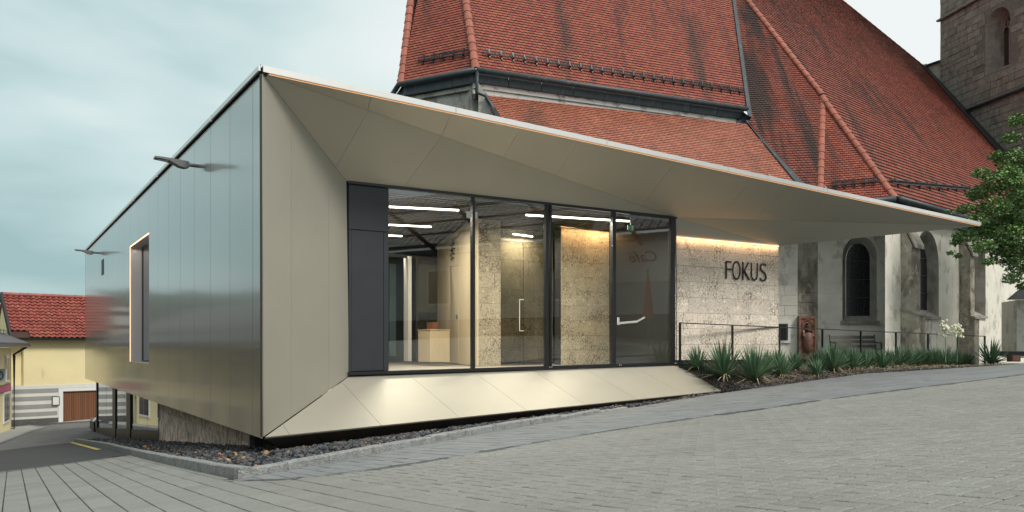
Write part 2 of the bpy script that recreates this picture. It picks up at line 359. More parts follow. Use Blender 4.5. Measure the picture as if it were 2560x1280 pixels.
bronze = mat('dark_window_bars', (.035, .034, .036), rough=.5)
redmarble = mat('red_marble', (.22, .105, .07), rough=.55, var=.3, vs=6, fine=.2, bump=.5, bs=25, stain=[((.08, .045, .035), 5, .5, .62, .7, 1)])
ywall = mat('yellow_render', (.80, .69, .40), rough=.9, var=.05, vs=.8, fine=.04, bump=.15, bs=60, stain=[((.42, .33, .18), 2.2, .62, .72, .5, .25)])
whitep = mat('white_render', (.66, .66, .62), rough=.85, var=.06)
greyp = mat('grey_render', (.30, .30, .285), rough=.85, var=.08)
pinkp = mat('pink_lettering', (.62, .10, .22), rough=.5, var=0)
teal = mat('teal_lettering', (.02, .27, .33), rough=.5, var=0)
wood = mat('brown_wood', (.17, .068, .030), rough=.6, var=.25, vs=4, island=.22, stretch=(6, 6, .6))
slate = mat('slate_roof', (.07, .07, .075), rough=.6, var=.25, island=.25)
whitem = mat('white_metal', (.75, .75, .73), rough=.4, var=.02)
greywall = mat('cafe_render', (.50, .52, .52), rough=.85, var=.05)
darkgrey = mat('cafe_plinth', (.055, .06, .065), rough=.7, var=.1)
oak = mat('pale_wood_panel', (.70, .59, .40), rough=.5, var=.05, vs=1.5, fine=.06, fs=30, stretch=(1, 1, .2), coat=.15)
floorm = mat('interior_floor', (.47, .43, .37), rough=.35, var=.05, island=.04, spec=.5)
ceilm = mat('dark_slat', (.06, .045, .035), rough=.6, var=.2)
inwhite = mat('interior_white', (.62, .61, .58), rough=.7, var=.02)
indark = mat('interior_dark', (.03, .034, .036), rough=.5, var=.1)
glass = glassm('window_glass', tint=(.96, .97, .95), ior=1.75)
glass_l = glassm('street_glass', tint=(.25, .28, .28), ior=4.2)
glass_in = glassm('door_glass', tint=(.66, .64, .58), ior=1.5)
leafm = mat('maple_leaf', (.15, .25, .085), rough=.5, var=.3, vs=1.2, island=.45, hue=.02, spec=.3)
yucm = mat('yucca_leaf', (.10, .19, .105), rough=.45, var=.2, vs=4, island=.4, hue=.02, spec=.4)
yucd = mat('dry_yucca_leaf', (.38, .31, .19), rough=.8, var=.2, island=.4)
petal = mat('cream_petal', (.78, .78, .58), rough=.6, var=.05)
bark = mat('bark', (.06, .048, .038), rough=.9, var=.3, vs=8, bump=.6)
benchg = mat('bench_green', (.012, .035, .03), rough=.5, var=.1)
benchw = mat('bench_wood', (.10, .09, .08), rough=.75, var=.25, vs=9)
ledw = emis('warm_led', (1, .60, .32), 2.2)
ledf = emis('warm_led_fine', (1, .55, .27), .75)
tubem = emis('tube_light', (1, .92, .80), 6)
exitg = mat('exit_green', (.02, .25, .09), rough=.5, var=0)
lampm = mat('lamp_grey', (.16, .17, .17), rough=.45, metal=.4, var=.05)
from mathutils.geometry import tessellate_polygon
def inpoly(p, poly):
    c = False; n = len(poly)
    for i in range(n):
        a, b = poly[i], poly[i-1]
        if (a[1] > p[1]) != (b[1] > p[1]) and p[0] < (b[0]-a[0])*(p[1]-a[1])/(b[1]-a[1])+a[0]: c = not c
    return c
def segx(a, b, c, d):
    o = lambda p, q, r: (q[0]-p[0])*(r[1]-p[1])-(q[1]-p[1])*(r[0]-p[0])
    return o(a, b, c)*o(a, b, d) < 0 and o(c, d, a)*o(c, d, b) < 0
def fit(cells, poly):
    """trim cells to a (possibly concave) outline"""
    if parea(poly) < 0: poly = poly[::-1]
    xs = [p[0] for p in poly]; ys = [p[1] for p in poly]; r = []; n = len(poly)
    for c in cells:
        if max(q[0] for q in c) < min(xs) or min(q[0] for q in c) > max(xs) or max(q[1] for q in c) < min(ys) or min(q[1] for q in c) > max(ys): continue
        ins = [inpoly(q, poly) for q in c]; ok = c
        cc = (sum(q[0] for q in c)/len(c), sum(q[1] for q in c)/len(c))
        if not any(ins) and not inpoly(cc, poly): continue
        for i in range(n):
            a, b = poly[i], poly[(i+1) % n]
            if any(segx(a, b, c[k], c[(k+1) % len(c)]) for k in range(len(c))):
                ok = half(ok, a, b, 1)
                if len(ok) < 3: break
        if len(ok) >= 3 and abs(parea(ok)) > .0004: r.append(ok)
    return r
def flatpoly(m, pts, mi=0):
    m.add(pts, [tuple(t) for t in tessellate_polygon([pts])], mi)
def sheet(name, outline, dz, material, kind='structure', step=.5, parent=None):
    """a ground covering that follows the ground's height"""
    cells = []
    xs = [p[0] for p in outline]; ys = [p[1] for p in outline]
    x = math.floor(min(xs)/step)*step
    while x < max(xs):
        y = math.floor(min(ys)/step)*step
        while y < max(ys): cells.append(rect(x, y, x+step, y+step)); y += step
        x += step
    m = M()
    for c in fit(cells, outline): m.poly([G(q[0], q[1], dz) for q in c])
    bmsh = m.build(name, material, parent, fixn=False)
    if kind: bmsh['kind'] = kind
    return bmsh

# ================================================================ ground
def axis(lo, hi, fine0, fine1, st):
    r = []; x = lo
    while x < hi: r.append(x); x += st if fine0 <= x < fine1 else max(st, min(abs(x-fine0), abs(x-fine1))*.35+st)
    return r+[hi]
xs = axis(-700, 700, -40, 30, 1.0); ys = axis(-300, 1200, -14, 75, 1.0)
m = M(); m.add([G(x, y, -.22) for x in xs for y in ys], [(i*len(ys)+j, (i+1)*len(ys)+j, (i+1)*len(ys)+j+1, i*len(ys)+j+1) for i in range(len(xs)-1) for j in range(len(ys)-1)])
m.build('ground', soil, fixn=False, kind='structure')
xy = lambda p: (p.x, p.y)
gut = [ug(u, v) for u, v in ((590, 1200), (751, 1196), (915, 1178), (1047, 1159), (1211, 1131), (1404, 1098), (1568, 1072), (1732, 1047), (1920, 1022), (2052, 1002), (2224, 979), (2396, 958), (2560, 937))]
gut.append(gut[-1]+(gut[-1]-gut[-2])*1.0)
asl = [ug(-420, 1236), ug(0, 1180), ug(335, 1136)]
kl = [ug(186, 1104), ug(258, 1118), ug(336, 1141), ug(430, 1164), ug(520, 1184), ug(588, 1199)]
kr = [ug(600, 1197), ug(720, 1176), ug(823, 1157), ug(948, 1132), ug(1079, 1108), ug(1240, 1077), ug(1404, 1050), ug(1502, 1032), ug(1570, 1021)]
bedA = [G(x, y) for x, y in ((2.08, 14.45), (3.25, 15.75), (4.29, 16.8), (5.15, 17.5), (7.12, 18.9), (9.49, 20.6), (12.5, 23.0), (14.8, 24.5), (17.0, 26.2))]
road = thing('road_paving', '', '', kind='structure')
del road['label'], road['category']
ET = Vector((-.525, .851, 0)); ES = Vector((.851, .525, 0))
o3 = G(C0.x, C0.y)
gn = (G(C0.x+.851, C0.y+.525)-o3).cross(G(C0.x-.525, C0.y+.851)-o3).normalized()
fg = Frame(o3, G(C0.x+.851, C0.y+.525)-o3, gn)
to = lambda p: fg.to2(p if isinstance(p, Vector) and len(p) == 3 else G(p[0], p[1]))
field = [to(p) for p in asl+kl[2:]+gut]+[to(G(x, y)) for x, y in ((14.5, 13.5), (9.5, 3.0), (3.5, .6), (-3.5, .6), (-12, 5.6))]
s0 = to(ug(1230, 1280))[0]
cells = []
for c in courses(-16, 12, -11, s0+.0, .205, .26, .42, gap=.010, hj=0):
    cells.append([(q[1], q[0]) for q in c][::-1])
w = .104
hb = []
for i in range(-130, 160):
    for j in range(-60, 60):
        x, y = 2*j-i, 2*j+i
        for bx in (rect(x, y, x+2, y+1), rect(x+1, y+1, x+2, y+3)):
            q = [(s0+.003+a*w, -10+b*w) for a, b in bx]
            if q[0][0] < s0-.25 or q[0][0] > 17 or q[0][1] < -16 or q[0][1] > 6: continue
            cx, cy = sum(a for a, b in q)/4, sum(b for a, b in q)/4
            q = [(a+(.0042 if a < cx else -.0042), b+(.0042 if b < cy else -.0042)) for a, b in q]
            q = half(q, (s0+.004, -50), (s0+.004, 50), -1)
            if len(q) > 2: hb.append(q)
pieces('paver', fg, fit(cells, field), paver, road, th=.03, cham=.005, lift=-.03, jit=.0014, tilt=.005, limit=190, stuff='paver_field')
pieces('paver', fg, fit(hb, field), paver, road, th=.03, cham=.0065, lift=-.03, jit=.0016, tilt=.008, limit=110, stuff='herringbone_field')
sheet('paving_bed', [xy(p) for p in asl+kl[2:]+gut]+[(14.5, 13.5), (9.5, 3.0), (3.5, .6), (-3.5, .6), (-12, 5.6)], -.012, bed)
sheet('side_road', [xy(p) for p in gut[-2:]]+[(30, 34), (46, 34), (40, 4), (9.6, 3), (14.4, 13.4)], -.004, paver)
# path between gutter and kerb / planting bed
path = thing('path_paving', '', '', kind='structure'); del path['label'], path['category']
pout = [to(p) for p in [kr[0]]+kr[1:-1]+bedA[:6]]+[to(p) for p in gut[-3::-1]]
cells = [[(q[1], q[0]) for q in c][::-1] for c in courses(-8, 8, -4, 14.5, .18, .22, .34, gap=.012)]
pieces('paver', fg, fit(cells, pout), paver2, path, th=.03, cham=.005, lift=-.028, jit=.002, tilt=.008, limit=150)
sheet('path_bed', [xy(p) for p in kr+bedA+[G(22, 27)]]+[xy(p) for p in gut[::-1]], -.011, bed)
sheet('far_path', [xy(p) for p in bedA[4:]]+[(24, 29), (30, 34)]+[xy(p) for p in gut[::-1][1:5]], -.0045, paver2)
# gutter of dark granite setts and granite kerb stones
def run(name, line, seg, w_out, w_in, h0, h1, mtl, parent, side=1, jh=.004, gap=.006):
    pts = []
    acc = 0
    for a, b in zip(line, line[1:]):
        L_ = (b-a).length; k = max(1, round(L_/seg))
        for i in range(k): pts.append(a.lerp(b, i/k))
    pts.append(line[-1])
    for i, (a, b) in enumerate(zip(pts, pts[1:])):
        d = (b-a).normalized(); n_ = Vector((-d.y, d.x, 0)).normalized()*side
        dn = (pts[i+2]-b).normalized() if i+2 < len(pts) else d
        nb_ = (Vector((-dn.y, dn.x, 0)).normalized()*side+n_).normalized()
        dp = (a-pts[i-1]).normalized() if i else d
        na_ = (Vector((-dp.y, dp.x, 0)).normalized()*side+n_).normalized()
        a2, b2 = a+d*gap/2, b-d*gap/2
        m = M(); hh = h1+random.uniform(-jh, jh); ch = min(.012, (w_in+w_out)*.12)
        K = 5
        base = []
        for k in range(K+1):
            p = a2.lerp(b2, k/K); nn = na_.lerp(nb_, k/K)
            r_ = lambda: random.uniform(-.003, .003)
            zb = EZ+g(p.x, p.y)
            for off, z in ((-w_out, h0), (-w_out+r_(), hh-ch+r_()), (-w_out+ch, hh+r_()), (w_in-ch, hh+r_()), (w_in+r_(), hh-ch), (w_in, h0)):
                q = p+nn*off; base.append((q.x, q.y, zb+z))
        fs = [(k*6+j, k*6+j+1, (k+1)*6+j+1, (k+1)*6+j) for k in range(K) for j in range(5)]+[tuple(range(6)), tuple(range(6*K+5, 6*K-1, -1))]
        m.add(base, fs); m.build(name, mtl, parent)
gt = thing('drainage_gutter', 'dark granite channel curving between the grey path and the road paving', 'gutter', gut[0])
gt.location = gut[0]
run('gutter_stone', gut, .42, .11, .10, -.05, .001, dgranite, gt, jh=.004)
kt = thing('granite_kerb', 'rough granite kerb bending round the black gravel at the building corner', 'kerb', kl[-1])
run('kerb_stone', kl[:5]+[kl[5]+Vector((.02, .03, 0))], 1.0, 0, .13, -.05, .115, granite, kt, jh=.004)
krr = kr[:]
run('kerb_stone', krr[:7], .9, 0, .12, -.05, .085, granite, kt, jh=.004); run('kerb_stone', krr[6:8], .9, 0, .12, -.05, .055, granite, kt, jh=.004); run('kerb_stone', krr[7:], .9, 0, .11, -.05, .025, granite, kt, jh=.003)
# asphalt in the street on the left
p = lambda u, v: xy(ug(u, v))
sheet('old_asphalt', [p(-600, 1190), p(-200, 1135), p(0, 1129), p(178, 1105), (-16.5, 30), (-19, 36), (-19, 45), (-25.0, 45.6), (-24.2, 41.5), (-25.9, 39.6), (-28.5, 40)][0:0] or
      [xy(asl[0]), xy(asl[1]), xy(asl[2]), (-7.5, 16), (-12, 22), (-14.6, 30), (-18, 40), (-12, 50), (-26.3, 46.5), (-27.0, 44.5), (-15.5, 18.5), (-10.5, 10)], -.02, asph_old, step=1.0)
sheet('new_asphalt', [xy(ug(-300, 1225)), p(0, 1181), p(334, 1137), p(336, 1142), p(258, 1119), p(182, 1105), p(90, 1115), p(0, 1126), p(-200, 1150)], -.008, asph_new)
m = M(); a, b = ug(178, 1106), ug(247, 1124.5); d = (b-a).normalized(); nn = Vector((-d.y, d.x, 0))*.06
for k in range(8):
    q0, q1 = a.lerp(b, k/8), a.lerp(b, (k+1)/8); m.poly([G(q.x, q.y, .004) for q in (q0-nn, q1-nn, q1+nn, q0+nn)])
m.build('yellow_marking', yellowp, fixn=False, kind='structure')
m = M(); a, b = ug(-60, 1190), ug(336, 1136.5); d = (b-a).normalized(); nn = Vector((-d.y, d.x, 0))
for k in range(12):
    q0, q1 = a.lerp(b, k/12), a.lerp(b, (k+1)/12); m.poly([G(q.x, q.y, .002) for q in (q0-nn*.05, q1-nn*.05, q1+nn*.07, q0+nn*.07)])
m.build('asphalt_seam', joint, fixn=False, kind='structure')

# ---------------------------------------------------------------- gravel
def stones(name, spots, mats, smin, smax, label=None):
    m = M()
    phi = (1+5**.5)/2
    iv = [Vector(v).normalized() for v in ((-1, phi, 0), (1, phi, 0), (-1, -phi, 0), (1, -phi, 0), (0, -1, phi), (0, 1, phi), (0, -1, -phi), (0, 1, -phi), (phi, 0, -1), (phi, 0, 1), (-phi, 0, -1), (-phi, 0, 1))]
    fi = [(0, 11, 5), (0, 5, 1), (0, 1, 7), (0, 7, 10), (0, 10, 11), (1, 5, 9), (5, 11, 4), (11, 10, 2), (10, 7, 6), (7, 1, 8), (3, 9, 4), (3, 4, 2), (3, 2, 6), (3, 6, 8), (3, 8, 9), (4, 9, 5), (2, 4, 11), (6, 2, 10), (8, 6, 7), (9, 8, 1)]
    for q in spots:
        r = random.uniform(smin, smax); rot = Matrix.Rotation(random.uniform(0, 6), 3, 'Z') @ Matrix.Rotation(random.uniform(0, 6), 3, 'X')
        sc_ = Vector((random.uniform(.8, 1.3), random.uniform(.7, 1.1), random.uniform(.5, .85)))*r
        vs = []
        for v in iv:
            w_ = v*random.uniform(.72, 1.15); w_ = Vector((w_.x*sc_.x, w_.y*sc_.y, w_.z*sc_.z)); vs.append(q+rot @ w_)
        mi = 0 if random.random() < q_frac else 1
        m.add(vs, fi, mi)
    o = m.build(name, mats, fixn=False, kind='stuff'); return o
inl = lambda ln, d: [xy(q) for q in ln]
gpoly = [xy(q) for q in kl[:-1]]+[xy(kl[-1])]+[xy(q) for q in kr[1:]]+[xy(bedA[2])]+[(4.4, 18.3)]
gpoly += [(C0.x+.85*k+.20, C0.y+.527*k+.75) for k in (8, 6, 4, 2, .6)]+[(-4.2, 14.4), (-7.2, 19.2), (-11, 25.5), (-14, 30)]
sheet('gravel_base', gpoly, -.19, joint)
def scatter(poly, n):
    xs_ = [q[0] for q in poly]; ys_ = [q[1] for q in poly]; r = []
    while len(r) < n:
        q = (random.uniform(min(xs_), max(xs_)), random.uniform(min(ys_), max(ys_)))
        if inpoly(q, poly): r.append(q)
    return r
q_frac = .94
near = [q for q in gpoly]
pts = scatter(gpoly, 15500)
def segd(q, l): 
    b_ = 9
    for a, b in zip(l, l[1:]):
        a2, b2 = Vector(a[:2]), Vector(b[:2]); t = max(0, min(1, (Vector(q)-a2).dot(b2-a2)/(b2-a2).length_squared)); b_ = min(b_, (a2.lerp(b2, t)-Vector(q)).length)
    return b_
pts = [q for q in pts if min(segd(q, kl), segd(q, kr)) > .175]
def sink(x, y):
    r = Vector((x, y))-C0; s = r.dot(Vector((.85, .527))); d = r.dot(Vector((.527, -.85)))
    return .035-.075*max(0, min(1, 1.1-d/1.1)) if s > -.3 else .01
stones('black_gravel', [G(x, y, random.uniform(-.03, .03)+sink(x, y)) for k, (x, y) in enumerate(pts)], [lava, lava2], .024, .046)

# ================================================================ planting bed, terrace
fy = lambda u: 46250/(4200-u)
ftop = lambda Y: .54-.2*(Y-18.5)/8.1
fpt = lambda u, z=None: E((u-CX)/F*fy(u), fy(u), ftop(fy(u))-.91 if z is None else z)
bedB = [P(1690, 912, 18.6)+Vector((.0, .0, -.035))]+[fpt(u)-Vector((0, 0, .06)) for u in (1740, 1831, 1948, 2056, 2152, 2240, 2320, 2394, 2462)]+[E(16.8, 28.2, -.66)]
_LP = plane(P(659, 1094, 12), P(873, 941, 14.25), P(1690, 912, 18.6)); _Rb = U(1806, 977, _LP)
bA = [_Rb+Vector((.0, .0, -.035))]+bedA[3:]
def resample(l, n):
    L_ = [0]
    for a, b in zip(l, l[1:]): L_.append(L_[-1]+(b-a).length)
    r = []
    for i in range(n+1):
        d = L_[-1]*i/n; k = max(j for j in range(len(L_)-1) if L_[j] <= d+1e-9); r.append(l[k].lerp(l[k+1], (d-L_[k])/(L_[k+1]-L_[k])))
    return r
NA, NB = resample(bA, 60), resample(bedB, 60)
def bedpt(a, b, dz=0):
    a = max(0, min(.9999, a))*60; i = int(a); p0 = NA[i].lerp(NA[i+1], a-i); p1 = NB[i].lerp(NB[i+1], a-i)
    bb = 1-(1-b)**(1+.25*min(1, a/4))
    return Vector((p0.x+(p1.x-p0.x)*b, p0.y+(p1.y-p0.y)*b, p0.z+(p1.z-p0.z)*bb+dz))
m = M(); m.add([bedpt(i/60, j/6, .0) for i in range(61) for j in range(7)], [(i*7+j, (i+1)*7+j, (i+1)*7+j+1, i*7+j+1) for i in range(60) for j in range(6)])
m.build('planting_bed', mulch, smooth=True, fixn=False, kind='structure')
q_frac = .72
stones('bed_gravel', [bedpt(random.random()**1.5, random.random()**1.2, random.uniform(0, .02)) for _ in range(7000)], [lava, mulch, lava2], .016, .036)
q_frac = .55
# dry leaf litter between the plants
m = M()
for _ in range(5200):
    q = bedpt(random.random()**1.3, random.uniform(.05, 1), .035); a = random.uniform(0, 6.3); L_ = random.uniform(.05, .22); w_ = .006
    d = Vector((math.cos(a), math.sin(a), random.uniform(-.1, .35))).normalized()*L_; s_ = Vector((-d.y, d.x, 0)).normalized()*w_
    m.poly([q-s_, q+s_, q+d+s_*.3, q+d-s_*.3])
m.build('leaf_litter', yucd, fixn=False, kind='stuff')
tp = [(3.3, 18.75), (3.2, 27), (8, 29), (13.2, 29), (24, 38), (30, 34), (24, 31)]+[xy(q) for q in bedB[::-1]]
m = M()
pts3 = [E(x, y, -.44-.02*max(0, y-18.4) if y < 30 else -.75) for x, y in tp[:7]]+[q+Vector((0, 0, .0)) for q in bedB[::-1]]
flatpoly(m, pts3); m.build('terrace', paver2, fixn=False, kind='structure')

# ================================================================ PAVILION
pav = thing('modern_pavilion', 'angular champagne metal clad pavilion with pointed canopy and glass front before the old church', 'building', (-3.65, 12, .1))
Cp = P(657, 184, 12); JTL = P(866, 453, 14.2); JBL = P(873, 941, 14.25); WTR = P(1688, 544, 18.6); WBR = P(1690, 912, 18.6); Tp = P(2447, 565, 22)
FL_ = P(1690, 592, 18.9); FR_ = P(1945, 615, 20.5)
S1 = plane(Cp, JTL, WTR); S2 = plane(Cp, WTR, Tp); S3 = plane(WTR, FR_, Tp); S4 = plane(WTR, FL_, FR_)
JB = plane(Cp, P(658, 1094, 12), JTL)
Cb = P(659, 1094, 12); LP = plane(Cb, JBL, WBR)
def panels(name, pl, poly, cuts, mtl, th=.025, gap=.0024, backing=True, label=None):
    """panels between joint lines, on one facet; outline and joints read off the photo"""
    ps = [poly]
    for (a, b) in cuts:
        nx = []
        for q in ps:
            for k in (1, -1):
                h_ = half(q, a, b, k)
                if len(h_) > 2 and abs(parea(h_)) > 4: nx.append(h_)
        ps = nx
    c3 = [U(u, v, pl) for u, v in poly]
    fr = Frame(c3[0], c3[1]-c3[0], pl[1])
    for q in ps:
        q2 = inset([fr.to2(U(u, v, pl)) for u, v in q], gap)
        if len(q2) < 3: continue
        m = M(); m.prism([fr.to3(x) for x in q2], fr.n*-th); m.build(name, mtl, pav)
    if backing:
        m = M(); m.prism([fr.to3(fr.to2(x), -th*.7) for x in c3], fr.n*-.04); m.build('facet_backing', under, pav)
C_ = (657, 184); tl = (866, 453); tr = (1688, 544); tt = (2447, 565)
panels('soffit_panel', S1, [C_, tl, tr], [((918, 283), (838, 420)), ((1103, 343), (1010, 466)), ((1258, 396), (1150, 520))][:2], champ)
panels('soffit_panel', S2, [C_, tr, tt], [((928, 238), (918, 283)), ((1129, 282), (1103, 343)), ((1302, 320), (1258, 395)), ((1448, 352), (1388, 443)), ((1692, 403), (1605, 512)), ((1885, 443), (1806, 535)), ((1975, 462), (1880, 555)), ((2150, 500), (2070, 555))], champ)
panels('soffit_panel', S3, [tr, (1945, 615), tt], [], champ)
panels('soffit_panel', S4, [tr, (1690, 592), (1945, 615)], [], champ)
panels('reveal_panel', JB, [C_, tl, (873, 940), (659, 1092)], [((728, 0), (728, 1200)), ((822, 0), (822, 1200))], champ)
Rb = U(1806, 977, LP)
panels('sill_panel', LP, [(662, 1093), (873, 941), (1690, 912), (1806, 977)], [((707, 1060), (723, 1086)), ((854, 955), (953, 1063)), ((1022, 936), (1149, 1044)), ((1184, 930), (1317, 1026)), ((1335, 929), (1466, 1013)), ((1463, 922), (1594, 1000)), ((1585, 917), (1709, 986))], champ)
# dark folded underside below the sill
foot = P(704, 1124, 12.5)
m = M()
q1, q2, q3, q4 = Cb+Vector((.02, 0, -.02)), Rb+Vector((0, 0, -.012)), Rb+Vector((-.35, .55, -.35)), foot
q3 = foot+(Rb-foot)*1.0+Vector((-.3, .5, -.42))
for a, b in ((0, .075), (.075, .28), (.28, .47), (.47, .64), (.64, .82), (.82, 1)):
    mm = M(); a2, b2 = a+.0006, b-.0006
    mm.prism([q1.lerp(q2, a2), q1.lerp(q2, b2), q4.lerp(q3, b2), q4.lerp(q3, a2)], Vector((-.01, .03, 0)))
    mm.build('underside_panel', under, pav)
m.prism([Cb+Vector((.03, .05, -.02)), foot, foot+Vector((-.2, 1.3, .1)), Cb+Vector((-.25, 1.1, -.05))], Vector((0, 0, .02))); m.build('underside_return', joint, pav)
m = M(); m.prism([Rb+Vector((-.04, .02, -.02)), WBR+Vector((-.03, 0, -.03)), WBR+Vector((-.1, .1, -.6)), Rb+Vector((-.2, .2, -.4))], Vector((-.05, .02, 0))); m.build('sill_end_plate', champ, pav)
# ---- left facade: vertical metal sheets with a deep slot window
LD = Vector((-14.55, 22.95, 0)).normalized(); LN = Vector((-LD.y, LD.x, 0))          # outward
LO = Vector((-3.65, 12.0, EZ)); fl = Frame(LO, -LD, LN)
ZT, ZB, LEN = 3.995, -1.346, 27.05
js = [0, .53, 1.95, 3.38, 4.8, 6.2, 7.6, 8.95, 10.3, 11.95, 13.6]+[13.6+1.345*k for k in range(1, 11)]
js[-1] = LEN
for a, b in zip(js, js[1:]):
    spans = [(ZB, -.425), (2.86, ZT)] if 10.2 < (a+b)/2 < 13.6 else [(ZB, ZT)]
    for z0, z1 in spans:
        q = rect(-b+.007, z0, -a-.007, z1)
        mm = M(); mm.prism([fl.to3(x, .0) for x in q], fl.n*(-.004 if a < .1 else -.012)); mm.build('facade_sheet', clad, pav)
for (a, b, z0, z1) in ((.42, 10.27, ZB+.02, ZT), (13.63, LEN, ZB+.02, ZT), (10.27, 13.63, ZB+.02, -.45), (10.27, 13.63, 2.9, ZT)):
    slab('facade_backing', fl, rect(-b, z0, -a-.04, z1), lampm, pav, th=-.12, back=-.016)
sw = M()
reveal = mat('pale_reveal', (.48, .48, .49), rough=.45, metal=.1, var=.04)
x0, x1, z0, z1 = -13.6, -10.3, -.425, 2.86
wi = M()
for q, d in (([(x0, z0), (x0, z1)], 0), ([(x1, z0), (x1, z1)], 0), ([(x0, z1), (x1, z1)], 0), ([(x0, z0), (x1, z0)], 0)):
    a, b = q; wi.poly([fl.to3(a, .004), fl.to3(b, .004), fl.to3(b, -.45), fl.to3(a, -.45)])
slotw = wi.build('window_reveal', reveal, pav)
m = M()
for q in (rect(x0, z0, x0+.06, z1), rect(x1-.06, z0, x1, z1), rect(x0+.06, z1-.06, x1-.06, z1), rect(x0+.06, z0, x1-.06, z0+.05)): m.prism([fl.to3(p_, -.30) for p_ in q], fl.n*-.06)
m.build('window_frame', black, pav)
slab('window_pane', fl, rect(x0+.06, z0+.05, x1-.06, z1-.06), glass_l, pav, th=-.012, back=-.32)
slab('window_blind', fl, rect(x0+.06, z0+.05, x1-.06, z1-.06), inwhite, pav, th=-.03, back=-.42)
for q in (rect(x0-.012, z0, x0+.016, z1), rect(x0, z1-.012, x1, z1+.018)): slab('light_strip', fl, q, ledw, pav, th=.008, back=.001)
# ventilation grille
vg = M(); gx, gz = -20.55, 2.85
for q in (rect(gx-.30, gz-.28, gx+.30, gz+.28),): vg.prism([fl.to3(p_, .002) for p_ in q], fl.n*.008)
vent = vg.build('vent_grille', black, pav)
for k in range(8):
    m = M(); zz = gz-.25+k*.065; m.prism([fl.to3(p_, .012) for p_ in rect(gx-.28, zz, gx+.28, zz+.022)], fl.n*.012); m.build('louvre', lampm, vent)
# roof edge
def edge(a, b, z0, z1, out, th, name, mtl, seg=1):
    for k in range(seg):
        p0, p1 = a.lerp(b, k/seg), a.lerp(b, (k+1)/seg); d = (p1-p0).normalized()*.0015
        m = M(); m.prism([p0+d+Vector((0, 0, z0)), p1-d+Vector((0, 0, z0)), p1-d+Vector((0, 0, z1)), p0+d+Vector((0, 0, z1))], out*th); m.build(name, mtl, pav)
La = LO+Vector((0, 0, 4.035)); Lb = LO+LD*LEN+Vector((0, 0, 4.035))
edge(La+LN*.03, Lb+LN*.03, 0, .075, LN, .03, 'roof_edge_trim', silver, 6)
m = M(); m.prism([La-LN*.02, Lb-LN*.02, Lb-LN*.02-Vector((0, 0, .06)), La-LN*.02-Vector((0, 0, .06))], LN*-.05); m.build('shadow_gap', joint, pav)
Ct = P(656, 165.5, 12); Cl = P(656, 181.5, 12); Tt = P(2449, 556, 22); Tl = P(2449, 564, 22)
fn = plane(Cl, Ct, Tt)[1]
for k in range(6):
    a, b = k/6, (k+1)/6-.0004
    m = M(); m.prism([Cl.lerp(Tl, a)+fn*.02, Cl.lerp(Tl, b)+fn*.02, Ct.lerp(Tt, b)+fn*.02, Ct.lerp(Tt, a)+fn*.02], fn*.03); m.build('roof_edge_trim', silver, pav)
dz = Vector((0, 0, 1))
m = M(); m.prism([Cl.lerp(Tl, .005)-dz*.004, Tl-dz*.004, Tl-dz*.014, Cl.lerp(Tl, .005)-dz*.013], fn*.012); m.build('light_strip', ledf, pav)
m = M(); m.tube([P(650.5, 178, 12), P(650, 170, 12), P(651, 160, 12)], [.02, .012, .002], 6); m.build('corner_spike', zinc, pav)
K = E(FR_.x+.1, FR_.y, 3.55)
K2 = E(5.3, 22.9, 3.6); K3 = E(1.2, 22.2, 3.9); K4 = E(-1.8, 24.1, 3.95); K5 = Lb+Vector((5.8, 3.9, 0)); K6 = E(-4.6, 27.0, 4.0)
Ct2 = La+Vector((0, 0, .07))
m = M()
m.add([Ct+fn*0, Tt, K, K2, K3, K4, K6, K5, Lb+dz*.07, Ct2], [(0, 1, 2), (0, 2, 3, 4), (0, 4, 5), (0, 5, 6, 9), (9, 6, 7, 8)])
m.build('roof', zinc, pav, fixn=False)
m = M()
m.add([Tt, K, FR_, Tl], [(0, 1, 2), (0, 2, 3)]); m.build('canopy_back', under, pav, fixn=False)
m = M()
for a, b in ((FR_, K2), (K2, K3), (K3, K4), (K4, K6), (K6, K5), (K5, Lb)):
    za = K.z if a is FR_ else a.z
    zl = EZ+ZB if a in (K6, K5) else -1.5
    m.poly([Vector((a.x, a.y, za)), Vector((b.x, b.y, b.z)), Vector((b.x, b.y, zl)), Vector((a.x, a.y, zl))])
m.build('back_wall', under, pav, fixn=False)
# little roof hooks
def hook(p, n):
    m = M(); pts = [p+n*.0+dz*.05, p+n*.05+dz*.02, p+n*.06-dz*.05, p+n*.045-dz*.09, p+n*.02-dz*.08]
    m.tube(pts, .006, 6); m.build('roof_hook', whitem, pav)
for d_ in (2.85, 8.4, 12.1, 12.6): hook(La+LD*d_+LN*.07, LN)
for t_ in (.563, .66, .99): hook(Ct.lerp(Tt, t_)+fn*.06-dz*.02, fn)
# ---- window wall
WP = plane(P(872, 455, 14.25), P(1686, 543, 18.6), P(875, 937, 14.25))
wo = U(872, 455, WP); wf = Frame(wo, U(1686, 543, WP)-wo, WP[1])
def wq(*uv): return [wf.to2(U(u, v, WP)) for u, v in uv]
top = lambda u: 455+(u-872)*.1081; bot = lambda u: 937-(u-875)*.0308
def wbar(name, u0, u1, v0=None, v1=None, mtl=black, th=.06, back=-.03, parent=pav):
    a0, a1 = (v0 or (lambda u: top(u)+4)), (v1 or (lambda u: bot(u)-5))
    return slab(name, wf, wq((u0, a0(u0)), (u1, a0(u1)), (u1, a1(u1)), (u0, a1(u0))), mtl, parent, th=th, back=back)
wbar('window_head', 868, 1690, lambda u: top(u)-3, lambda u: top(u)+4, th=.10, back=-.06)
wbar('window_threshold', 870, 1691, lambda u: bot(u)-7, lambda u: bot(u)+1, th=.10, back=-.05)
wbar('window_blind_box', 971, 1676, lambda u: top(u)+5, lambda u: top(u)+11, mtl=lampm, th=.02, back=-.04)
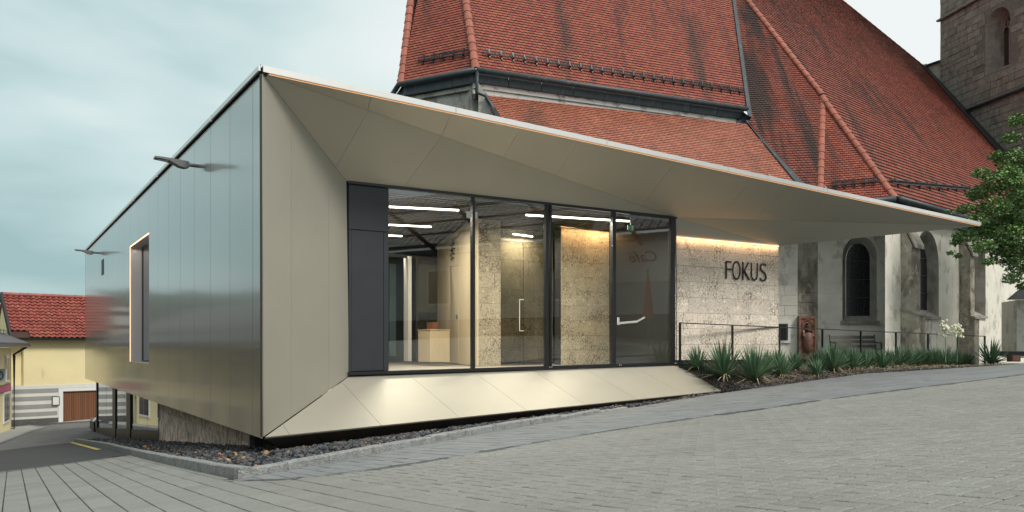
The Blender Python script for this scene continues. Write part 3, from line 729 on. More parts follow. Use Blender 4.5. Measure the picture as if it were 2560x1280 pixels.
wbar('dark_door', 879.5, 959.5, lambda u: 573.5+(u-875)*.083, lambda u: bot(u)-9, mtl=darkmetal, th=.02, back=-.035)
wbar('dark_panel', 873, 971, lambda u: top(u)+4.5, lambda u: 571.5+(u-875)*.083, mtl=darkmetal, th=.02, back=-.035)
wbar('door_frame', 873, 878.7, lambda u: 573.5+(u-875)*.083, lambda u: bot(u)-7.5, mtl=darkmetal, th=.03, back=-.04)
wbar('door_frame', 960.3, 972, lambda u: 573.5+(u-875)*.083, lambda u: bot(u)-7.5, mtl=darkmetal, th=.03, back=-.04)
wbar('panel_backing', 872, 972, mtl=joint, th=-.05, back=-.05)
for a, b in ((1179.5, 1186), (1363, 1369.5), (1374, 1378), (1529.5, 1538), (1675, 1686)): wbar('mullion', a, b, th=.09, back=-.06)
for a, b in ((972, 1179.5), (1186, 1363), (1378, 1529.5), (1538, 1675)): wbar('window_pane', a, b, lambda u: top(u)+5, lambda u: bot(u)-7, mtl=glass, th=.012, back=-.01)
for u_ in (1371, 1545, 1549, 1684, 1688, 1376):
    m = M(); c = U(u_, bot(u_)-4, WP)+wf.n*.05; m.box(c, .016, .01, .016); m.build('fixing', whitem, pav)
slab('door_sticker', wf, wq((1166, 528), (1178.5, 529.3), (1178.5, 545.5), (1166, 544.5)), inwhite, pav, th=.002, back=.004)
slab('door_sticker', wf, wq((1187, 530), (1193.5, 530.8), (1193.5, 546.5), (1187, 546)), inwhite, pav, th=.002, back=.004)
# push bar on the last pane
m = M(); a, b, c = U(1548, 808, WP)+wf.n*-.04, U(1602, 803.5, WP)+wf.n*-.12, U(1615, 793, WP)+wf.n*-.04
m.bar(a, b, .03, .045); m.bar(b, c, .02, .035); m.bar(U(1548.5, 793, WP)+wf.n*-.04, U(1549.5, 812, WP)+wf.n*-.04, .045, .03); m.build('push_bar', whitem, pav)
# side post at the right of the window
m = M(); m.prism([WTR+Vector((0, 0, 0)), FL_+dz*.3, P(1690, 906, 18.9), WBR], Vector((.02, .02, 0))); m.build('window_side_plate', black, pav)
# ---- FOKUS stone wall
FW = plane(FL_, FR_, P(1690, 905, 18.9)); ff = Frame(P(1690, 905, 18.9), Vector((FR_.x-FL_.x, FR_.y-FL_.y, 0)), FW[1])
wlen = (Vector((FR_.x-FL_.x, FR_.y-FL_.y, 0))).length
ftopz = lambda x: (FL_.z-(P(1690, 905, 18.9)).z)+(FR_.z-FL_.z)*x/wlen
wallp = [(0, 0), (wlen, 0), (wlen, ftopz(wlen)-.02), (0, ftopz(0)-.02)]
cz = (861-905)/-F*18.9
hs = .366
cells = []
y = cz-hs; k = 0
random.seed(11)
while y < 3.2:
    x = -random.uniform(.1, .6)
    while x < wlen:
        w_ = random.choice((.42, .55, .62, .82, .95)); cells.append(rect(x+.002, y+.0025, x+w_-.002, y+hs-.0025)); x += w_
    y += hs
pieces('stone_block', ff, fit(cells, wallp), fokstone, pav, th=.03, cham=.002, jit=.002, lift=-.03)
slab('wall_core', ff, wallp, joint, pav, th=-.28, back=-.028)
m = M(); m.prism([FR_+dz*-.02, P(1946, 905, 20.5), P(1946, 905, 20.5)+Vector((-.25, .4, 0)), FR_+Vector((-.25, .4, -.02))], Vector((.012, .006, 0))); m.build('wall_end', fokstone, pav)
slab('wall_plinth', ff, rect(-.1, -.5, wlen+.02, -.004), black, pav, th=.03, back=-.06)
m = M(); m.prism([FL_+ff.n*.01, FR_+ff.n*.01, FR_+ff.n*.01-dz*.022, FL_+ff.n*.01-dz*.022], ff.n*.02); m.build('light_strip', ledw, pav)
# letters
def letter(ch, u0, u1, v0, v1):
    cu = bpy.data.curves.new('letter', 'FONT'); cu.body = ch; cu.size = 1; cu.extrude = .01; cu.offset = -.017
    ob = bpy.data.objects.new('tmp', cu); COL.objects.link(ob); dg = bpy.context.evaluated_depsgraph_get(); me = bpy.data.meshes.new_from_object(ob.evaluated_get(dg)); bpy.data.objects.remove(ob)
    xs_ = [v.co.x for v in me.vertices]; ys_ = [v.co.y for v in me.vertices]
    bl, tr_ = ff.to2(U(u0, v1, FW)), ff.to2(U(u1, v0, FW))
    for v in me.vertices:
        x = bl[0]+(v.co.x-min(xs_))/(max(xs_)-min(xs_))*(tr_[0]-bl[0]); y = bl[1]+(v.co.y-min(ys_))/(max(ys_)-min(ys_))*(tr_[1]-bl[1])
        v.co = ff.to3((x, y), .03+v.co.z)
    me.materials.clear(); me.materials.append(black)
    o = bpy.data.objects.new('letter', me); COL.objects.link(o); par(o, pav); o['label'] = 'black letter %s of the word on the stone wall' % ch
for ch, a, b, c, d in (('F', 1812, 1826, 653.5, 697), ('O', 1829, 1849, 653.5, 699), ('K', 1854, 1873, 656, 700), ('U', 1875.5, 1892, 658, 701.5), ('S', 1897, 1914, 659, 703)): letter(ch, a, b, c, d)
# ---- stone base and street glazing under the left facade
IN = -LN*.5
bp_ = (LO+IN, LN); u4 = lambda u, v: U(u, v, bp_)
fb = Frame(LO+IN, -LD, LN)
xa = fb.to2(u4(400, 1000))[0]; xb = fb.to2(u4(622, 1000))[0]; xg = fb.to2(u4(242, 1000))[0]
cells = courses(xa, xb, -3.2, -1.2, .30, .6, 1.1, gap=.006)
pieces('stone_block', fb, fit(cells, rect(xa, -3.2, xb, -1.3)), basestone, pav, th=.04, cham=.006, jit=.006, lift=-.02)
slab('base_core', fb, rect(xa+.01, -3.2, xb+.3, -1.3), joint, pav, th=-.3, back=-.015)
zg = lambda x: g(*xy(fb.to3((x, 0))))+.0
m = M(); m.prism([fb.to3((xg, zg(xg)-.3)), fb.to3((xa, zg(xa)-.3)), fb.to3((xa, zg(xa)+.26)), fb.to3((xg, zg(xg)+.18))], fb.n*-.08); m.build('glazing_sill', black, pav)
for a, b in ((242, 243.5), (283, 290), (318, 327.5), (398.5, 400)):
    q = rect(fb.to2(u4(a, 1000))[0], -3.6, fb.to2(u4(b, 1000))[0], -1.3); slab('mullion', fb, q, black, pav, th=.06, back=-.03)
for a, b in ((243.6, 264.5), (264.9, 282.8), (290.3, 317.7), (327.8, 367), (367.3, 398.3)):
    slab('window_pane', fb, rect(fb.to2(u4(a, 1000))[0]+.004, -3.6, fb.to2(u4(b, 1000))[0]-.004, -1.3), glass_l, pav, th=-.012, back=-.01)
slab('room_back', fb, rect(xg-.5, -4, xa+.4, -1.3), indark, pav, th=-.05, back=-1.6)
m = M(); q0 = fb.to3((xg, -3.8)); q1 = fb.to3((xg, -3.8), -3)
m.prism([q0, q1, q1+dz*2.5, q0+dz*2.5], LD*.02); m.build('end_glazing', glass_l, pav)
m = M(); m.prism([fl.to3((-.6, ZB), -.1), fl.to3((-LEN, ZB), -.02), fl.to3((-LEN, ZB), -5), fl.to3((-6.5, ZB), -4), fl.to3((-2.2, ZB), -.9)], dz*.05); m.build('overhang_soffit', under, pav)
m = M(); e0 = fl.to3((-LEN, ZB)); m.prism([e0, fl.to3((-LEN, ZB), -6.9), fl.to3((-LEN, ZT), -6.9), fl.to3((-LEN, ZT))], LD*-.1); m.build('end_facade', clad, pav)
# street lamps fixed to the facade
def walllamp(dist, z):
    a = fl.to3((-dist, z)); o = LN
    m = M(); m.tube([a, a+o*.16+dz*.005], .035, 10); arm = m.build('wall_lamp', lampm, pav, smooth=False)
    m = M(); side = LD
    prof = [(.15, -.055, .05, .075), (.22, -.075, .06, .09), (.32, -.06, .065, .10), (.42, -.01, .07, .11), (.52, .03, .075, .12), (.66, .045, .08, .12), (.76, .052, .085, .10)]
    vs = []
    for x, zb_, zt_, w_ in prof: vs += [a+o*x+side*s_*w_+dz*(zb_ if lo else zt_) for s_, lo in ((-1, 1), (1, 1), (1, 0), (-1, 0))]
    n_ = len(prof); m.add(vs, [(i*4+k, i*4+(k+1) % 4, i*4+4+(k+1) % 4, i*4+4+k) for i in range(n_-1) for k in range(4)]+[(0, 1, 2, 3), tuple(4*n_-1-k for k in range(4))])
    m.build('lamp_head', lampm, arm)
    m = M(); c = a+o*.60+dz*.034; m.prism([c-o*.1-side*.07, c+o*.1-side*.07, c+o*.1+side*.07+dz*.008, c-o*.1+side*.07], dz*-.006); m.build('lamp_lens', whitem, arm)
walllamp(4.58, 3.50); walllamp(22.2, 3.52)

# ---- interior
def ipl(d): return (wo-wf.n*d, WP[1])
fz = EZ-.45
n_in = -wf.n
def IW(name, d, pts, mtl, th=.1):
    pl = ipl(d); m = M(); m.prism([U(u, v, pl) for u, v in pts], n_in*th); return m.build(name, mtl, pav)
a0 = Vector((wo.x, wo.y, 0)); ex = Vector((wf.e1.x, wf.e1.y, 0)).normalized(); en = Vector((n_in.x, n_in.y, 0)).normalized()
def room(x, d, z): return Vector((a0.x, a0.y, 0))+ex*x+en*d+Vector((0, 0, z))
cells = courses(-.8, 8.4, .1, 9.5, .6, .9, .9, gap=.004)
ffr = Frame(room(0, 0, fz), ex, Vector((0, 0, 1)))
pieces('floor_tile', ffr, cells, floorm, pav, th=.02, lift=-.02, limit=120)
m = M(); m.prism([room(-1, .05, fz-.012), room(8.6, .05, fz-.012), room(8.6, 9.6, fz-.012), room(-1, 9.6, fz-.012)], dz*-.2); m.build('floor_screed', joint, pav)
CZ = EZ+3.0
m = M(); m.prism([room(-1, .15, CZ), room(8.45, .15, CZ), room(10.8, 9.6, CZ), room(-1, 9.6, CZ)], dz*.08); m.build('ceiling', ceilm, pav)
for k in range(46):
    m = M(); d_ = .3+k*.2; m.prism([room(-1, d_, CZ-.04), room(9, d_, CZ-.04), room(9, d_+.06, CZ-.04), room(-1, d_+.06, CZ-.04)], dz*.035); m.build('ceiling_slat', ceilm, pav)
wpl = vplane(P(1093, 700, 23.3), P(1180, 0, 18.9).x-P(1093, 0, 23.3).x, 18.9-23.3)
def OW(name, pts, mtl=oak, th=.04, back=0):
    m = M(); q = [U(u, v, wpl) for u, v in pts]; m.prism([x+wpl[1]*back for x in q], wpl[1]*-th); return m.build(name, mtl, pav)
tp_ = lambda u: 612-(u-1092)*.685; bt_ = lambda u: 903.5+(u-1092)*.097+1
OW('wood_panel', [(1093, tp_(1093)), (1124.6, tp_(1124.6)), (1124.6, bt_(1124.6)), (1093, bt_(1093))])
OW('wood_panel', [(1125.2, tp_(1125.2)), (1146.4, tp_(1146.4)), (1146.4, 663), (1125.2, 666)])
dr = OW('wood_door', [(1125.2, 667), (1146.4, 664), (1146.4, bt_(1146)-1), (1125.2, bt_(1125)-1)], back=.004)
OW('wood_panel', [(1147, tp_(1147)), (1192, tp_(1192)), (1192, bt_(1192)), (1147, bt_(1147))])
m = M(); c = U(1144, 798, wpl)+wpl[1]*.03; m.bar(c, c+Vector((0, 0, .12)), .03); m.bar(c+dz*.08, c+dz*.08+Vector((.1, -.2, 0)).normalized()*.12+wpl[1]*.03, .018); m.build('door_handle', lampm, dr)
# partition with dark glass, white column, back wall
IW('back_room_wall', 8.7, [(940, 560), (1200, 600), (1200, 905), (940, 905)], indark)
IW('room_column', 5.2, [(1020.5, 640), (1029, 641), (1029, 903), (1020.5, 903)], inwhite, th=.25)
IW('partition_post', 5.2, [(1040, 640), (1044, 641), (1044, 900), (1040, 900)], black, th=.1)
IW('partition_glass', 5.3, [(1044.2, 643), (1093, 647), (1093, 899), (1044.2, 900)], glass_in, th=.02)
IW('partition_header', 5.25, [(972, 632), (1093, 645), (1093, 652), (972, 641)], black, th=.1)
IW('back_room_panel', 7.6, [(1047, 660), (1093, 664), (1093, 780), (1047, 780)], mat('sage_wall', (.30, .33, .28), rough=.8), th=.05)
IW('back_room_panel', 7.8, [(974, 660), (990, 660), (990, 890), (974, 890)], mat('teal_wall', (.10, .17, .19), rough=.6), th=.05)
# stone walls inside
def IS(name, d, u0, u1, vt0, vt1, vb, mtl, hs_=.37):
    pl = ipl(d); o_ = U(u0, vb, pl); f_ = Frame(o_, Vector((ex.x, ex.y, 0)), pl[1]); x1_, zt0 = f_.to2(U(u0, vt0, pl))[1], 0
    pr = [f_.to2(U(u, v, pl)) for u, v in ((u0, vb), (u1, vb), (u1, vt1), (u0, vt0))]; pr[1] = (pr[1][0], 0)
    cs = courses(-.2, pr[2][0]+.1, 0, 3.6, hs_, .5, 1.0, gap=.005)
    pieces(name, f_, fit(cs, pr), mtl, pav, th=.03, cham=.002, jit=.003, limit=80)
    slab('inner_wall_core', f_, pr, joint, pav, th=-.25, back=.004); return f_
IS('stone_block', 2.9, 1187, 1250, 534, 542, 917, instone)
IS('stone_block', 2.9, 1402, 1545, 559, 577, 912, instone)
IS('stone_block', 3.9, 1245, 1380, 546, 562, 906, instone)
for d, a, b in ((3.85, (1250, 548), (1366, 563)), (2.82, (1402, 563), (1537, 578))):
    pl = ipl(d); q0, q1 = U(*a, pl), U(*b, pl); m = M(); m.prism([q0, q1, q1-dz*.02, q0-dz*.02], wf.n*.02); m.build('light_strip', ledw, pav)
IW('inner_glass_door', 3.0, [(1250.5, 600), (1364, 608), (1364, 912), (1250.5, 914)], glass_in, th=.015)
m = M(); pl = ipl(2.95); q0, q1 = U(1299, 749, pl), U(1299, 827, pl); m.bar(q0, q1, .018); m.bar(q0, U(1309, 749, pl), .018); m.bar(q1, U(1309, 827, pl), .018); m.build('pull_handle', whitem, pav)
IW('inner_glass_joint', 2.98, [(1308.6, 610), (1309.4, 610), (1309.4, 912), (1308.6, 912)], black, th=.01)
m = M(); m.prism([room(8.35, .7, fz), room(8.35, 9.5, fz), room(8.35, 9.5, CZ), room(8.35, .7, CZ)], ex*.1); m.build('side_wall', indark, pav)
m = M(); m.prism([room(-1.0, .1, fz), room(-1.0, 9.5, fz), room(-1.0, 9.5, CZ), room(-1.0, .1, CZ)], ex*-.1); m.build('side_wall', inwhite, pav)
m = M(); m.prism([room(-1.0, 9.5, fz), room(8.4, 9.5, fz), room(8.4, 9.5, CZ), room(-1.0, 9.5, CZ)], en*.1); m.build('rear_wall', indark, pav)
# ceiling tubes
def tubelight(u0, v0, u1, v1, z=2.8, watts=52):
    q0, q1 = P(u0, v0, z*F/(HV-v0)), P(u1, v1, z*F/(HV-v1)); m = M(); m.bar(q0, q1, .035, .03); m.build('ceiling_tube', tubem, pav)
    al = bpy.data.lights.new('tube_glow', 'AREA'); al.shape = 'RECTANGLE'; al.size = (q1-q0).length; al.size_y = .05; al.energy = watts*(q1-q0).length; al.color = (1, .91, .78)
    o = bpy.data.objects.new('tube_glow', al); COL.objects.link(o); o.location = (q0+q1)/2-dz*.03; d = (q1-q0); o.rotation_euler = (0, 0, math.atan2(d.y, d.x))
tubelight(973, 517, 1147, 525.5); tubelight(972, 562, 1078, 567); tubelight(970, 588.5, 1005, 590.5); tubelight(1315, 537.5, 1573, 553)
tubelight(1283, 585, 1331, 591.5, watts=40)
def glow(p0, p1, e_, rot=None, w=.03, c=(1, .60, .30)):
    al = bpy.data.lights.new('strip_glow', 'AREA'); al.shape = 'RECTANGLE'; al.size = (p1-p0).length; al.size_y = w; al.energy = e_; al.color = c
    o = bpy.data.objects.new('strip_glow', al); COL.objects.link(o); o.location = (p0+p1)/2; x = (p1-p0).normalized(); z = Vector(rot).normalized()*-1; y = z.cross(x).normalized(); z = x.cross(y)
    o.rotation_euler = Matrix((x, y, z)).transposed().to_euler()
glow(FL_+ff.n*.06-dz*.03, FR_+ff.n*.06-dz*.03, 5, (-ff.n.x*.3, -ff.n.y*.3, -1))
for d, a, b in ((3.85, (1250, 548), (1366, 563)), (2.82, (1402, 563), (1537, 578))):
    pl = ipl(d-.12); glow(U(*a, pl)-dz*.03, U(*b, pl)-dz*.03, 18, (en.x*.3, en.y*.3, -1))
glow(fl.to3((x0+.1, z1-.06), -.14), fl.to3((x1-.1, z1-.06), -.14), 5, (0, 0, -1), c=(1, .86, .74))
glow(fl.to3((x1-.04, z0+.1), -.14), fl.to3((x1-.04, z1-.1), -.14), 6, tuple(LD), c=(1, .86, .74))
# things in the room
pl = ipl(3.6)
cnt = thing('wood_counter', 'low pale wood counter standing inside behind the first pane', 'counter', U(1100, 903, pl))
m = M(); q = [U(1075, 826, pl), U(1124, 827, pl), U(1124, 905, pl), U(1075, 905, pl)]; m.prism(q, n_in*.6); m.build('counter_body', oak, cnt)
m = M(); q = [U(1074, 823, pl), U(1125, 824, pl), U(1125, 826, pl), U(1074, 825, pl)]; m.prism([x+wf.n*.02 for x in q], n_in*.64); m.build('counter_top', oak, cnt)
bx = thing('brown_box', 'small brown box standing on the pale wood counter', 'box', U(1090, 823, pl)-wf.n*.3)
m = M(); q = [U(1082, 805, ipl(3.8)), U(1096, 805, ipl(3.8)), U(1096, 823, ipl(3.8)), U(1082, 823, ipl(3.8))]; m.prism(q, n_in*.3); m.build('box_body', wood, bx)
clk = thing('starburst_clock', 'dark starburst wall clock high on the pale wood wall', 'clock', U(1133, 624, wpl))
c = U(1133, 624, wpl)+wpl[1]*.03; hx = Vector((-wpl[1].y, wpl[1].x, 0))
for k in range(12):
    a = k*math.pi/6; d = hx*math.cos(a)+dz*math.sin(a); r = .26
    m = M(); m.bar(c+d*.05, c+d*r, .008); m.bar(c+d*r-d*.02, c+d*(r+.03), .03, .03); m.build('ray', black, clk)
m = M(); m.tube([c-wpl[1]*.01, c+wpl[1]*.02], .05, 12); m.build('clock_face', black, clk)
ex_s = thing('exit_sign', 'small green running man exit sign hanging inside the last pane', 'sign', P(1578, 569, 17.9))
eo = P(1569, 577, 17.9); exn = Frame(eo, ex, wf.n)
slab('sign_board', exn, rect(0, 0, .165, .135), exitg, ex_s, th=.012)
m = M(); W_ = lambda pts: m.prism([exn.to3(q, .013) for q in pts], exn.n*.002)
W_(rect(.10, .02, .15, .115)); m.build('door_mark', whitem, ex_s)
m = M(); W_([(.045, .09), (.06, .09), (.06, .105), (.045, .105)]); W_([(.03, .055), (.05, .05), (.062, .085), (.045, .085)]); W_([(.02, .03), (.03, .025), (.05, .05), (.04, .058)]); W_([(.05, .05), (.062, .03), (.072, .035), (.06, .058)]); W_([(.06, .078), (.085, .068), (.085, .074), (.06, .085)]); m.build('running_figure', whitem, ex_s)
m = M(); m.bar(exn.to3((.08, .135)), exn.to3((.08, .42)), .008); m.build('sign_rod', whitem, ex_s)

# ================================================================ railing
rl = thing('metal_railing', 'thin black metal railing running along the terrace in front of the church wall', 'railing', fpt(1700))
us = (1700, 1831, 1948, 2056, 2152, 2240, 2320, 2394, 2462)
m = M(); m.bar(fpt(1699, ftop(fy(1699))), fpt(2463, ftop(fy(2463))), .045, .022); m.build('top_rail', black, rl)
for u in us:
    b_ = fpt(u); m = M(); m.bar(b_-dz*.1, fpt(u, ftop(fy(u))-.011), .05, .03, up=Vector((.8, .5, 0))); m.build('post', black, rl)
m = M(); a, b = fpt(1700)-dz*.02, fpt(2462)-dz*.02; m.prism([a-dz*.14, b-dz*.14, b, a], Vector((.02, .04, 0))); m.build('edge_plate', black, rl)

# ================================================================ CHURCH
ch = thing('gothic_church', 'old gothic church with steep red clay tile roofs and weathered plaster walls behind the pavilion', 'church', (8, 30, 1))
A1 = P(1190, 172, 25); A2 = P(1865, 270, 8.475*F/597); HT = P(1165, 0, 26.9)
R1 = plane(A1, A2, HT); A0 = P(1003, 208, 8.475*F/659); R0 = plane(A1, A0, HT)
V1b = U(1872, 292, R1); V1t = U(1832, 0, R1)
zz = V1b.z-EZ; Q = P(2055, 283, zz*F/584); R3 = plane(V1t, V1b, Q)
HA = U(2057, 240, R3); HB = U(2050, 468, R3)
D4 = P(2240, 455, HB.y*.968); R4 = plane(HA, HB, D4); HC = U(2240, 495, R4)
HT3 = U(1870, 0, R3); R5 = plane(HA, HT3, HC)
B1_ = P(1212, 235, 25.4); B2_ = P(1865, 308, (HV-235)/F*25.4*F/559); B3_ = U(1995, 455, R3); R2 = plane(B1_, B2_, B3_)
def tiles(pl, poly, pxv, pxrow, wpx, mtl, parent, limit, far_poly=None, th=.02, seam=.86):
    """clay tiles in horizontal courses on one roof plane"""
    n = pl[1]; e1 = Vector((-n.y, n.x, 0)).normalized()
    o = U(*poly[0], pl); fr = Frame(o, e1, n)
    if fr.e2.z < 0: fr = Frame(o, -e1, n)
    a, b = U(pxv[0], pxv[1], pl), U(pxv[0], pxv[1]-pxrow, pl); h = abs(fr.to2(b)[1]-fr.to2(a)[1])
    a, b = U(pxv[0], pxv[1], pl), U(pxv[0]+wpx, pxv[1], pl); w = abs(fr.to2(b)[0]-fr.to2(a)[0]); w = max(.13, min(.2, w))
    q = [fr.to2(U(u, v, pl)) for u, v in poly]
    x0, x1 = min(p_[0] for p_ in q), max(p_[0] for p_ in q); y0, y1 = min(p_[1] for p_ in q), max(p_[1] for p_ in q)
    cells = []; k = 0; y = y0
    while y < y1:
        x = x0-(w/2 if k % 2 else 0)-w
        while x < x1+w:
            c = w*.22; g_ = .004; yb = y+h*(1-seam)  # tiles cut short; the dark strip left imitates shade under each butt
            cells.append([(x+g_+c, yb), (x+w-g_-c, yb), (x+w-g_, yb+c*.55), (x+w-g_, y+h), (x+g_, y+h), (x+g_, yb+c*.55)]); x += w
        y += h; k += 1
    cells = fit(cells, q)
    pieces('roof_tile', fr, cells, mtl, parent, th=.012, lift=.0, jit=.003, wedge=.16, tilt=.02, limit=limit)
    m = M(); pts_ = [U(u, v, pl) for u, v in poly]; flatpoly(m, [x-n*.004 for x in pts_]); m.build('roof_shade_underlay', under_tile, parent)
    return fr, h, w
def bigface(pl, pts, mtl, name, parent, off=0):
    m = M(); flatpoly(m, [x-pl[1]*off for x in pts]); return m.build(name, mtl, parent)
roofs = thing('x', '', ''); bpy.data.objects.remove(roofs)
def roofpart(name): 
    o = bpy.data.objects.new(name, None); COL.objects.link(o); par(o, ch); o.empty_display_size = .2; return o
ra, rb, rc_, rd, re_, rf = [roofpart('roof') for _ in range(6)]
tiles(R1, [(1190, 170), (1865, 268), (1878, 292), (1836, 0), (1827, -60), (1156, -60), (1165, 0)], (1500, 150), 6.4, 10.5, rtile, ra, 70)
tiles(R0, [(1190, 170), (1165, 0), (1156, -60), (1033, -60), (1045, 0), (1003, 206)], (1100, 120), 6.4, 10.5, rtile, rb, 50)
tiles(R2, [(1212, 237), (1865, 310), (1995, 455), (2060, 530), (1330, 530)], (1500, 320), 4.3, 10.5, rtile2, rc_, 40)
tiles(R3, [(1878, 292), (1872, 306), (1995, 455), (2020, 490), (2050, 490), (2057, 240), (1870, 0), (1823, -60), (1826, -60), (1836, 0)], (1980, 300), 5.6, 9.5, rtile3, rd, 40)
tiles(R4, [(2057, 240), (2049, 520), (2236, 497)], (2100, 430), 5.6, 10.5, rtile, re_, 50)
_g = Vector((-R5[1].y, R5[1].x, 0)).normalized(); _g = _g if _g.x > 0 else -_g
tiles(R5, [(1870, 0), (2057, 240), (2240, 495), proj(HC+_g*4), proj(HC+_g*7.5), (2560, 440), (2500, 372), (2310, 165), (2105, 0), (2030, -60), (1823, -60)], (2250, 330), 5.4, 9.5, rtile, rf, 50)
# the roofs and walls go on above and behind what the photo shows
m = M()
def ext(pl, pts): flatpoly(m, [U(u, v, pl)-pl[1]*.01 for u, v in pts])
ext(R1, [(1156, -60), (1827, -60), (1800, -280), (1120, -280)]); ext(R0, [(1156, -60), (1120, -280), (1060, -280), (1033, -60)])
ext(R5, [(2030, -60), (1823, -60), (1700, -230), (1850, -230)]); ext(R3, [(1826, -60), (1823, -60), (1700, -230), (1800, -280)])
SL = U(1045, 0, R0); SLb = A0; SB = P(985, 235, 8.475*F/632); Sp = U(1033, -60, R0)
m.add([SLb, SL, Sp, Sp+Vector((.6, 4, -1)), SB], [(0, 1, 2, 3, 4)])
m.build('roof_extension', rtile, ch)
RM = plane(SLb, SL, SB)
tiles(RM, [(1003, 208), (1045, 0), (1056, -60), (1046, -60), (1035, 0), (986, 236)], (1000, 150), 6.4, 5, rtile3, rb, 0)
def hip(a, b, r=.13, seg=.40, mtl=ridge, top=True):
    n = max(1, round((b-a).length/seg)); d = (b-a).normalized(); x = d.cross(dz).normalized(); y = x.cross(d)
    for k in range(n):
        p0, p1 = a.lerp(b, k/n), a.lerp(b, (k+1.06)/n); m = M(); vs = []
        for p_, rr in ((p0, r), (p1, r*.84)):
            for j in range(7): t = math.pi*j/6; vs.append(p_+x*math.cos(t)*rr+y*(math.sin(t)*rr*.8-.03))
            for j in range(7): t = math.pi*(6-j)/6; vs.append(p_+x*math.cos(t)*rr*.82+y*(math.sin(t)*rr*.62-.03))
        fs = [(j, (j+1) % 14, 14+(j+1) % 14, 14+j) for j in range(14)]+[tuple(range(13, -1, -1)), tuple(range(14, 28))]
        m.add(vs, fs); m.build('ridge_tile', mtl, ch, smooth=False)
hip(A1, U(1156, -60, R1), r=.14); hip(A0, U(1033, -60, R0), r=.14)
hip(U(2240, 495, R5), U(2057, 242, R5)); hip(HA+Vector((0, 0, .05)), U(1823, -60, R3)); hip(U(2050, 480, R3), HA)
hip(U(2310, 167, R5), U(2030, -60, R5), r=.11)
def strip(pl, pts, mtl, name, off=.03, th=.03):
    m = M(); q = [U(u, v, pl)+pl[1]*off for u, v in pts]; m.prism(q, pl[1]*th); return m.build(name, mtl, ch)
strip(R1, [(1824, -60), (1846, -60), (1853, 0), (1886, 300), (1868, 292), (1829, 0)], zinc, 'valley_flashing', .03)
strip(R2, [(1862, 304), (1876, 304), (2010, 455), (2045, 500), (2025, 500), (1985, 455)], zinc, 'valley_flashing', .03)
strip(R2, [(1204, 236), (1213, 236), (1262, 312), (1248, 312)], black, 'lead_strip', .03)
strip(R3, [(1836, 250), (1905, 300), (1900, 340), (1850, 330)], zinc, 'valley_patch', -.25)
strip(R5, [(2304, 165), (2312, 163), (2505, 370), (2570, 440), (2560, 452), (2490, 376)], black, 'lead_strip', .05, .08)
# gutters and lead aprons
def gutter(a, b, r=.085, drop=0):
    m = M(); m.tube([a, b], r, 10); return m.build('gutter', zinc, ch, smooth=True)
def apron(a, b, h, nseg, inset_=.1, mtl=zinc, name='lead_apron', dzt=-.0):
    n_ = Vector((-(b-a).y, (b-a).x, 0)).normalized()
    if n_.dot(a-EYE) < 0: n_ = -n_
    for k in range(nseg):
        p0, p1 = a.lerp(b, k/nseg)+n_*inset_+dz*dzt, a.lerp(b, (k+.985)/nseg)+n_*inset_+dz*dzt
        m = M(); m.prism([p0, p1, p1-dz*h+n_*.04, p0-dz*h+n_*.04], n_*.03); m.build(name, mtl, ch)
    return n_
gd = lambda pl: Vector((pl[1].x, pl[1].y, 0)).normalized()*.1
gutter(A1+gd(R1)*.8-dz*.06, A2+gd(R1)*.8-dz*.06); gutter(A1+gd(R0)*.8-dz*.06, A0+gd(R0)*.8-dz*.06); gutter(A0+gd(RM)*.8-dz*.06, SB+gd(RM)*.8-dz*.06)
n1 = apron(A1, A2, .37, 9, .08); n0 = apron(A1, A0, .37, 3, .08); apron(A0, SB, .37, 1, .08)
_g = Vector((-R5[1].y, R5[1].x, 0)).normalized(); GE = HC+(_g if _g.x > 0 else -_g)*8
gutter(HC+gd(R5)-dz*.04, GE+gd(R5)-dz*.04, .09); apron(HC, GE, .40, 8, .1); gutter(HC+gd(R4)-dz*.04, U(2049, 518, R4)+gd(R4), .09)
m = M(); m.tube([A1+gd(R1)*.9-dz*.1, A1+gd(R1)*.7-dz*.75, P(1215, 240, 25), P(1262, 318, 24.6)], .055, 8); m.build('downpipe', zinc, ch, smooth=True)
def cornice_(a, b, n_, z0, z1, out, mtl=cornice, name='cornice'):
    m = M(); m.prism([a+dz*z0, b+dz*z0, b+dz*z1, a+dz*z1], n_*out); m.build(name, mtl, ch)
a_, b_ = A1+n1*.30, A2+n1*.30
cornice_(a_, b_, -n1, -.52, -.36, .10); cornice_(a_, b_, -n1, -.68, -.53, .05)
m = M(); m.prism([a_-dz*.70, b_-dz*.70, b_-dz*.86, a_-dz*.86], -n1*.06); m.build('painted_cornice_shade', black, ch)  # black strip added to stand for shade below the cornice
def wall(name, a, b, z0, z1, n_, mtl, th=.5):
    m = M(); m.prism([Vector((a.x, a.y, z0)), Vector((b.x, b.y, z0)), Vector((b.x, b.y, z1)), Vector((a.x, a.y, z1))], n_*th); return m.build(name, mtl, ch)
rough = mat('bare_rubble_plaster', (.46, .45, .40), rough=.95, var=.25, vs=3, fine=.2, fs=30, bump=.9, bs=9, stain=[((.14, .13, .11), 1.8, .5, .62, .7, .35), ((.38, .24, .09), 3, .68, .72, .7, 1)])
wall('choir_wall', A1+n0*.36+n1*.2, A0+n0*.36, .5, A1.z-.05, n0, rough); wall('choir_wall', A0+n0*.3, SB+n0*.3, .5, A1.z-.05, n0, rough)
wall('choir_wall', A1+n1*.40, A2+n1*.40, .5, A1.z-.05, n1, rough)
cornice_(A1+n0*.34, A0+n0*.34, -n0, -.50, -.38, .06, rough)
a_ = A1+n0*.3; m = M(); m.prism([P(1196, 206, 25.15), P(1215, 236, 25.1), P(1262, 330, 25), P(1196, 330, 25.1)], Vector((.05, .3, 0))); m.build('corner_buttress', rough, ch)
